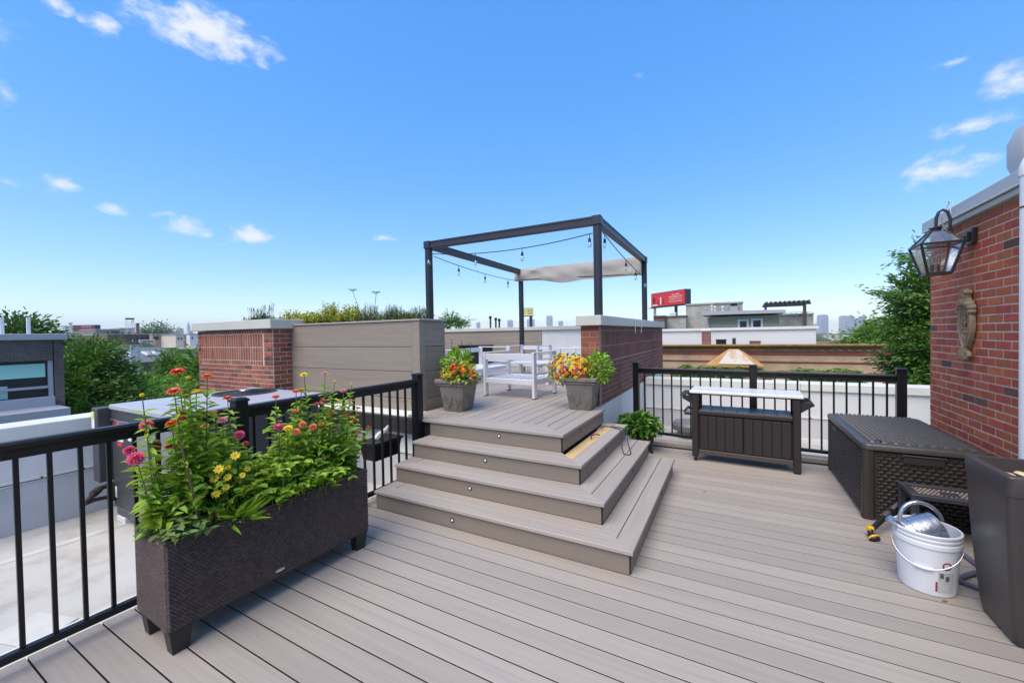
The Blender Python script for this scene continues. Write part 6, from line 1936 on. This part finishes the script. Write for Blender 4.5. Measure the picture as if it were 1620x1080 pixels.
# grey block buildings behind
t = block('block_building', 'tall grey block building behind the sage penthouse', 'building', *yspan(1085, 1175, 482, 46), 46, 52, at(1130, 481, Y=46).z, GRB, GRB)
block('block_building', 'low grey block building below the red billboard', 'building', *yspan(1050, 1085, 502, 44), 44, 50, at(1068, 501.5, Y=44).z, GRB, BRN)
block('block_building', 'grey block building under the dark roof pergola', 'building', *yspan(1228, 1287, 498, 44), 44, 50, at(1260, 498.5, Y=44).z, GRB, GRB)
block('brick_stub', 'small red brick roof block left of the white column', 'building', *yspan(1034, 1051, 502, 42), 42, 44, at(1042, 501.5, Y=42).z, BRN, BRN)
a = at(1161, 492, Y=45.5)
t = thing('roof_condenser', 'grey roof condenser box on the tall block building', 'air conditioner', (a.x, a.y, at(1130, 481, Y=46).z - 1.0))
hw = (at(1168, 485, Y=45.5).x - at(1155, 485, Y=45.5).x) / 2
zc_ = at(1161, 478.5, Y=45.5).z - t.location.z
MB().box(-hw, hw, -.5, .45, .0, zc_, .02).build('case', GREYM, t)
for k in range(6): MB().box(-hw * .85, hw * .85, -.53, -.505, .7 + k * (zc_ - .8) / 6, .7 + k * (zc_ - .8) / 6 + .05).build('louvre', UNDER, t)
for i, (u_, v_) in enumerate(((1126, 487.5), (1131, 489), (1143, 489))):
    a = at(u_, v_ + 3, Y=44.5)
    t = thing('vent_stack', ('left', 'middle', 'right')[i] + ' of three white vent stacks before the block building', 'vent', (a.x, a.y, a.z - .6), 0, 'white vent stacks')
    MB().tube([(0, 0, 0), (0, 0, at(u_, v_ - 2, Y=44.5).z - a.z + .6)], .07, 8).build('pipe', WFR, t, smooth=True)
    MB().lathe([(.11, 0), (.13, .1), (.06, .18)], 10, Matrix.Translation((0, 0, at(u_, v_ - 2, Y=44.5).z - a.z + .6))).build('cap', WFR, t)
# dark roof pergola
DPG = mat('weathered_dark_wood', (.065, .060, .055), .8, var=.2)
x0, x1 = yspan(1209, 1283, 480, 41)
rp = thing('roof_pergola', 'dark slatted roof pergola on the far right rooftop', 'pergola', ((x0 + x1) / 2, 41, 0))
zp, zq = at(1246, 476, Y=41).z, at(1246, 482.5, Y=41).z
for yy in (41, 43.5): MB().box(x0, x1, yy - .08, yy + .08, zq, zq + (zp - zq) * .55, .01).build('beam', DPG, rp, world=True)
for k in range(10):
    xx = x0 + .1 + k * (x1 - x0 - .35) / 9
    MB().box(xx, xx + .15, 40.6, 43.9, zq + (zp - zq) * .56, zp, .01).build('rafter', DPG, rp, world=True)
for xx in (x0 + .1, x1 - .45, x1 - .08):
    MB().box(xx - .09, xx + .09, 40.95 if xx < x1 - .2 else 43.4, 41.12 if xx < x1 - .2 else 43.6, -3.0, zq, .01).build('post', DPG, rp, world=True)
zf0, zf1 = at(1265, 498, Y=43).z, at(1265, 493, Y=43).z
rl = thing('roof_guardrail', 'thin guardrail on the roof under the dark pergola', 'railing', (x1, 43.9, zf0))
xa, xb = yspan(1243, 1286, 495, 43.9)
for zz in (zf1, (zf0 + zf1) / 2): MB().bar((xa, 43.9, zz), (xb, 43.9, zz), .04, .04).build('rail', GREYM, rl, world=True)
for k in range(6): MB().bar((xa + (xb - xa) * k / 5, 43.9, zf0 - .3), (xa + (xb - xa) * k / 5, 43.9, zf1), .04, .04, up=(1, 0, 0)).build('post', GREYM, rl, world=True)

# ---- far skyline
TOW = mat('far_tower', (.42, .43, .47), .6, var=.25, vscale=.06, stretch=(1, 1, .2))
TWD = mat('far_tower_glass', (.27, .31, .38), .3, var=.3, vscale=.06)


def tower(label, u0, u1, v, D, top=None, m=TOW):
    a, c2 = at(u0, v, D=D), at(u1, v, D=D)
    mid = (a + c2) / 2; hw_ = (c2 - a).length / 2
    g = EYE + (mid - EYE); base = g - n_up * ((g - EYE).dot(n_up) + GROUND_DROP)
    t = thing('skyline_tower', label, 'tower', tuple(base), math.atan2(RC.y, RC.x), 'towers on the far skyline')
    H_ = (mid - base).length
    MB().box(-hw_, hw_, -hw_ * .7, hw_ * .7, 0, H_ * .96).build('shaft', m, t)
    MB().box(-hw_ * .8, hw_ * .8, -hw_ * .5, hw_ * .5, H_ * .96 + .1, H_).build('crown', m, t)
    n_ = max(3, int((u1 - u0) / 2.2))
    for k in range(n_):
        xx = -hw_ + (k + .25) * 2 * hw_ / n_
        MB().box(xx, xx + hw_ / n_, -hw_ * .7 - 1.2, -hw_ * .7 - .2, 3, H_ * .94).build('window_strip', TWD, t)
    return t


tower('hazy tower just right of the grey block building', 1296, 1308, 497.5, 2000)
tower('low hazy block at the edge of the grey block building', 1289, 1294, 512, 2100)
tower('hazy tower with rounded crown in the middle of the right skyline', 1332, 1347.5, 499, 1900)
tower('stepped hazy glass tower, rightmost on the skyline', 1349, 1367, 505, 1900, m=TWD)
tower('tallest step of the rightmost hazy tower', 1360, 1368, 500.5, 1930, m=TWD)
tower('broad low hazy block beneath the rightmost towers', 1353, 1392, 516, 1700, m=TWD)
tower('single hazy tower over the white back wall', 865, 874.5, 499, 2300)
tower('small hazy tower close to the right brick coping', 884, 891, 507.5, 2400)
tower('pale hazy block left of the far pergola post', 803, 812, 506, 2300)
tower('small hazy block over the grey boards of the back wall', 754, 760, 509.5, 2500)
tower('hazy block under the yellow billboard', 834, 846, 504.5, 2400)
tower('hazy block left of the purple billboard', 106, 114, 514, 2000)
tower('pale hazy block left of the church spire', 280, 288, 519, 2000)
cs_ = at(298.5, 525, D=1500)
ch_ = thing('church_spire', 'hazy pointed church spire on the left horizon', 'church', tuple(cs_ - n_up * ((cs_ - EYE).dot(n_up) + GROUND_DROP)))
Hc = (at(298.5, 508, D=1500) - ch_.location).length
Hm = (at(298.5, 517, D=1500) - ch_.location).length
MB().box(-4.5, 4.5, -4.5, 4.5, 0, Hm).build('tower', TOW, ch_)
MB().loft([[(-4.5, -4.5, Hm + .1), (4.5, -4.5, Hm + .1), (4.5, 4.5, Hm + .1), (-4.5, 4.5, Hm + .1)], [(-.2, -.2, Hc), (.2, -.2, Hc), (.2, .2, Hc), (-.2, .2, Hc)]]).build('spire', TOW, ch_)
MB().box(5, 18, -6, 6, 0, Hm * .62).build('nave', TOW, ch_)
a = at(1358.5, 521, D=700)
t, T, ln, h = billboard('far_red_sign', 'tiny red sign below the rightmost far towers', [(1352.5, 518.5), (1352.5, 524), (1364.5, 518.5), (1364.5, 524)], 600, 600, 3, RB, FRD)
MB().box(-ln * .3, ln * .3, h * .05, h * .2, .05, .1, 0, T).build('print_line', PAP, t)
MB().box(-ln * .3, ln * .3, -h * .2, -h * .05, .05, .1, 0, T).build('print_line', PAP, t)
for i, u_ in enumerate((776, 784.5, 790)):
    a = at(u_, 516, Y=40)
    t = thing('roof_flue', ('tallest', 'middle', 'shortest')[i] + ' of three thin flues over the white back coping', 'flue', (a.x, a.y, a.z - 1), 0, 'flues behind the back wall')
    MB().tube([(0, 0, 0), (0, 0, at(u_, (504, 506.5, 508)[i], Y=40).z - a.z + 1)], .10, 8).build('pipe', UNDER, t, smooth=True)
    MB().lathe([(.17, 0), (.17, .25), (.1, .3)], 8, Matrix.Translation((0, 0, at(u_, (504, 506.5, 508)[i], Y=40).z - a.z + 1))).build('cap', UNDER, t)

# wooded city floor out to the horizon: houses and trees nobody could count from here
b1, b2, b3 = MB(), MB(), MB()
rn = random.Random(99)
for k in range(5200):
    a = rn.uniform(R(-62), R(62)); r_ = 90 * (2300 / 90) ** rn.random() if k % 3 else rn.uniform(300, 2300)
    x, y = r_ * math.sin(a), r_ * math.cos(a)
    h_ = rn.uniform(5.5, 10.5)
    if rn.random() < .62:
        w_ = rn.uniform(4, 8) * (1 + r_ / 1500)
        p = gpoint(x, y)
        for q in range(5):
            o = g_x * rn.uniform(-w_, w_) + g_y * rn.uniform(-w_, w_)
            T = Matrix.Translation(p + o + n_up * h_ * rn.uniform(.45, .8))
            s_ = w_ * rn.uniform(.5, .8)
            b1.lathe([(s_ * .35, -s_ * .55), (s_ * rn.uniform(.8, 1), -s_ * .15), (s_ * rn.uniform(.7, .95), s_ * .25), (s_ * .3, s_ * .55)], 6, T)
    else:
        w_ = rn.uniform(4, 9) * (1 + r_ / 1500); p = gpoint(x, y)
        (b2 if rn.random() < .5 else b3).box(-w_, w_, -w_ * .6, w_ * .6, 0, h_ * rn.uniform(.7, 1.15), 0, Matrix.Translation(p))
for bb, nm, m_, lab_ in ((b1, 'distant_woods', mat('far_foliage', (.045, .085, .022), .9, var=.4, vscale=.15, island=.4), 'mass of green tree crowns between the far houses'),
                         (b2, 'distant_houses', mat('far_houses_red', (.22, .15, .12), .9, var=.3, vscale=.1, island=.4), 'mass of brown and red far houses below the skyline'),
                         (b3, 'distant_flats', mat('far_houses_pale', (.40, .37, .33), .9, var=.3, vscale=.1, island=.4), 'mass of pale far houses below the skyline')):
    tag(bb.build(nm, m_), lab_, 'woods' if nm == 'distant_woods' else 'houses', None, 'stuff')

# ---- summer haze over the city
hz = MB()
T = Matrix.Translation(gpoint(0, 900, 0)) @ Matrix((g_x, g_y, n_up)).transposed().to_4x4()
hz.box(-4700, 4700, -5600, 3700, -1.5, 130, 0, T)
hm = bpy.data.materials.new('haze_air'); hm.use_nodes = True
N_ = hm.node_tree.nodes; N_.remove(N_['Principled BSDF'])
pv = N_.new('ShaderNodeVolumePrincipled'); pv.inputs['Density'].default_value = .00022; pv.inputs['Color'].default_value = (.97, .985, 1.0, 1); pv.inputs['Anisotropy'].default_value = .2
hm.node_tree.links.new(pv.outputs[0], N_['Material Output'].inputs['Volume'])
ho = hz.build('haze', hm); ho['kind'] = 'stuff'; ho['label'] = 'thin summer haze over the city'
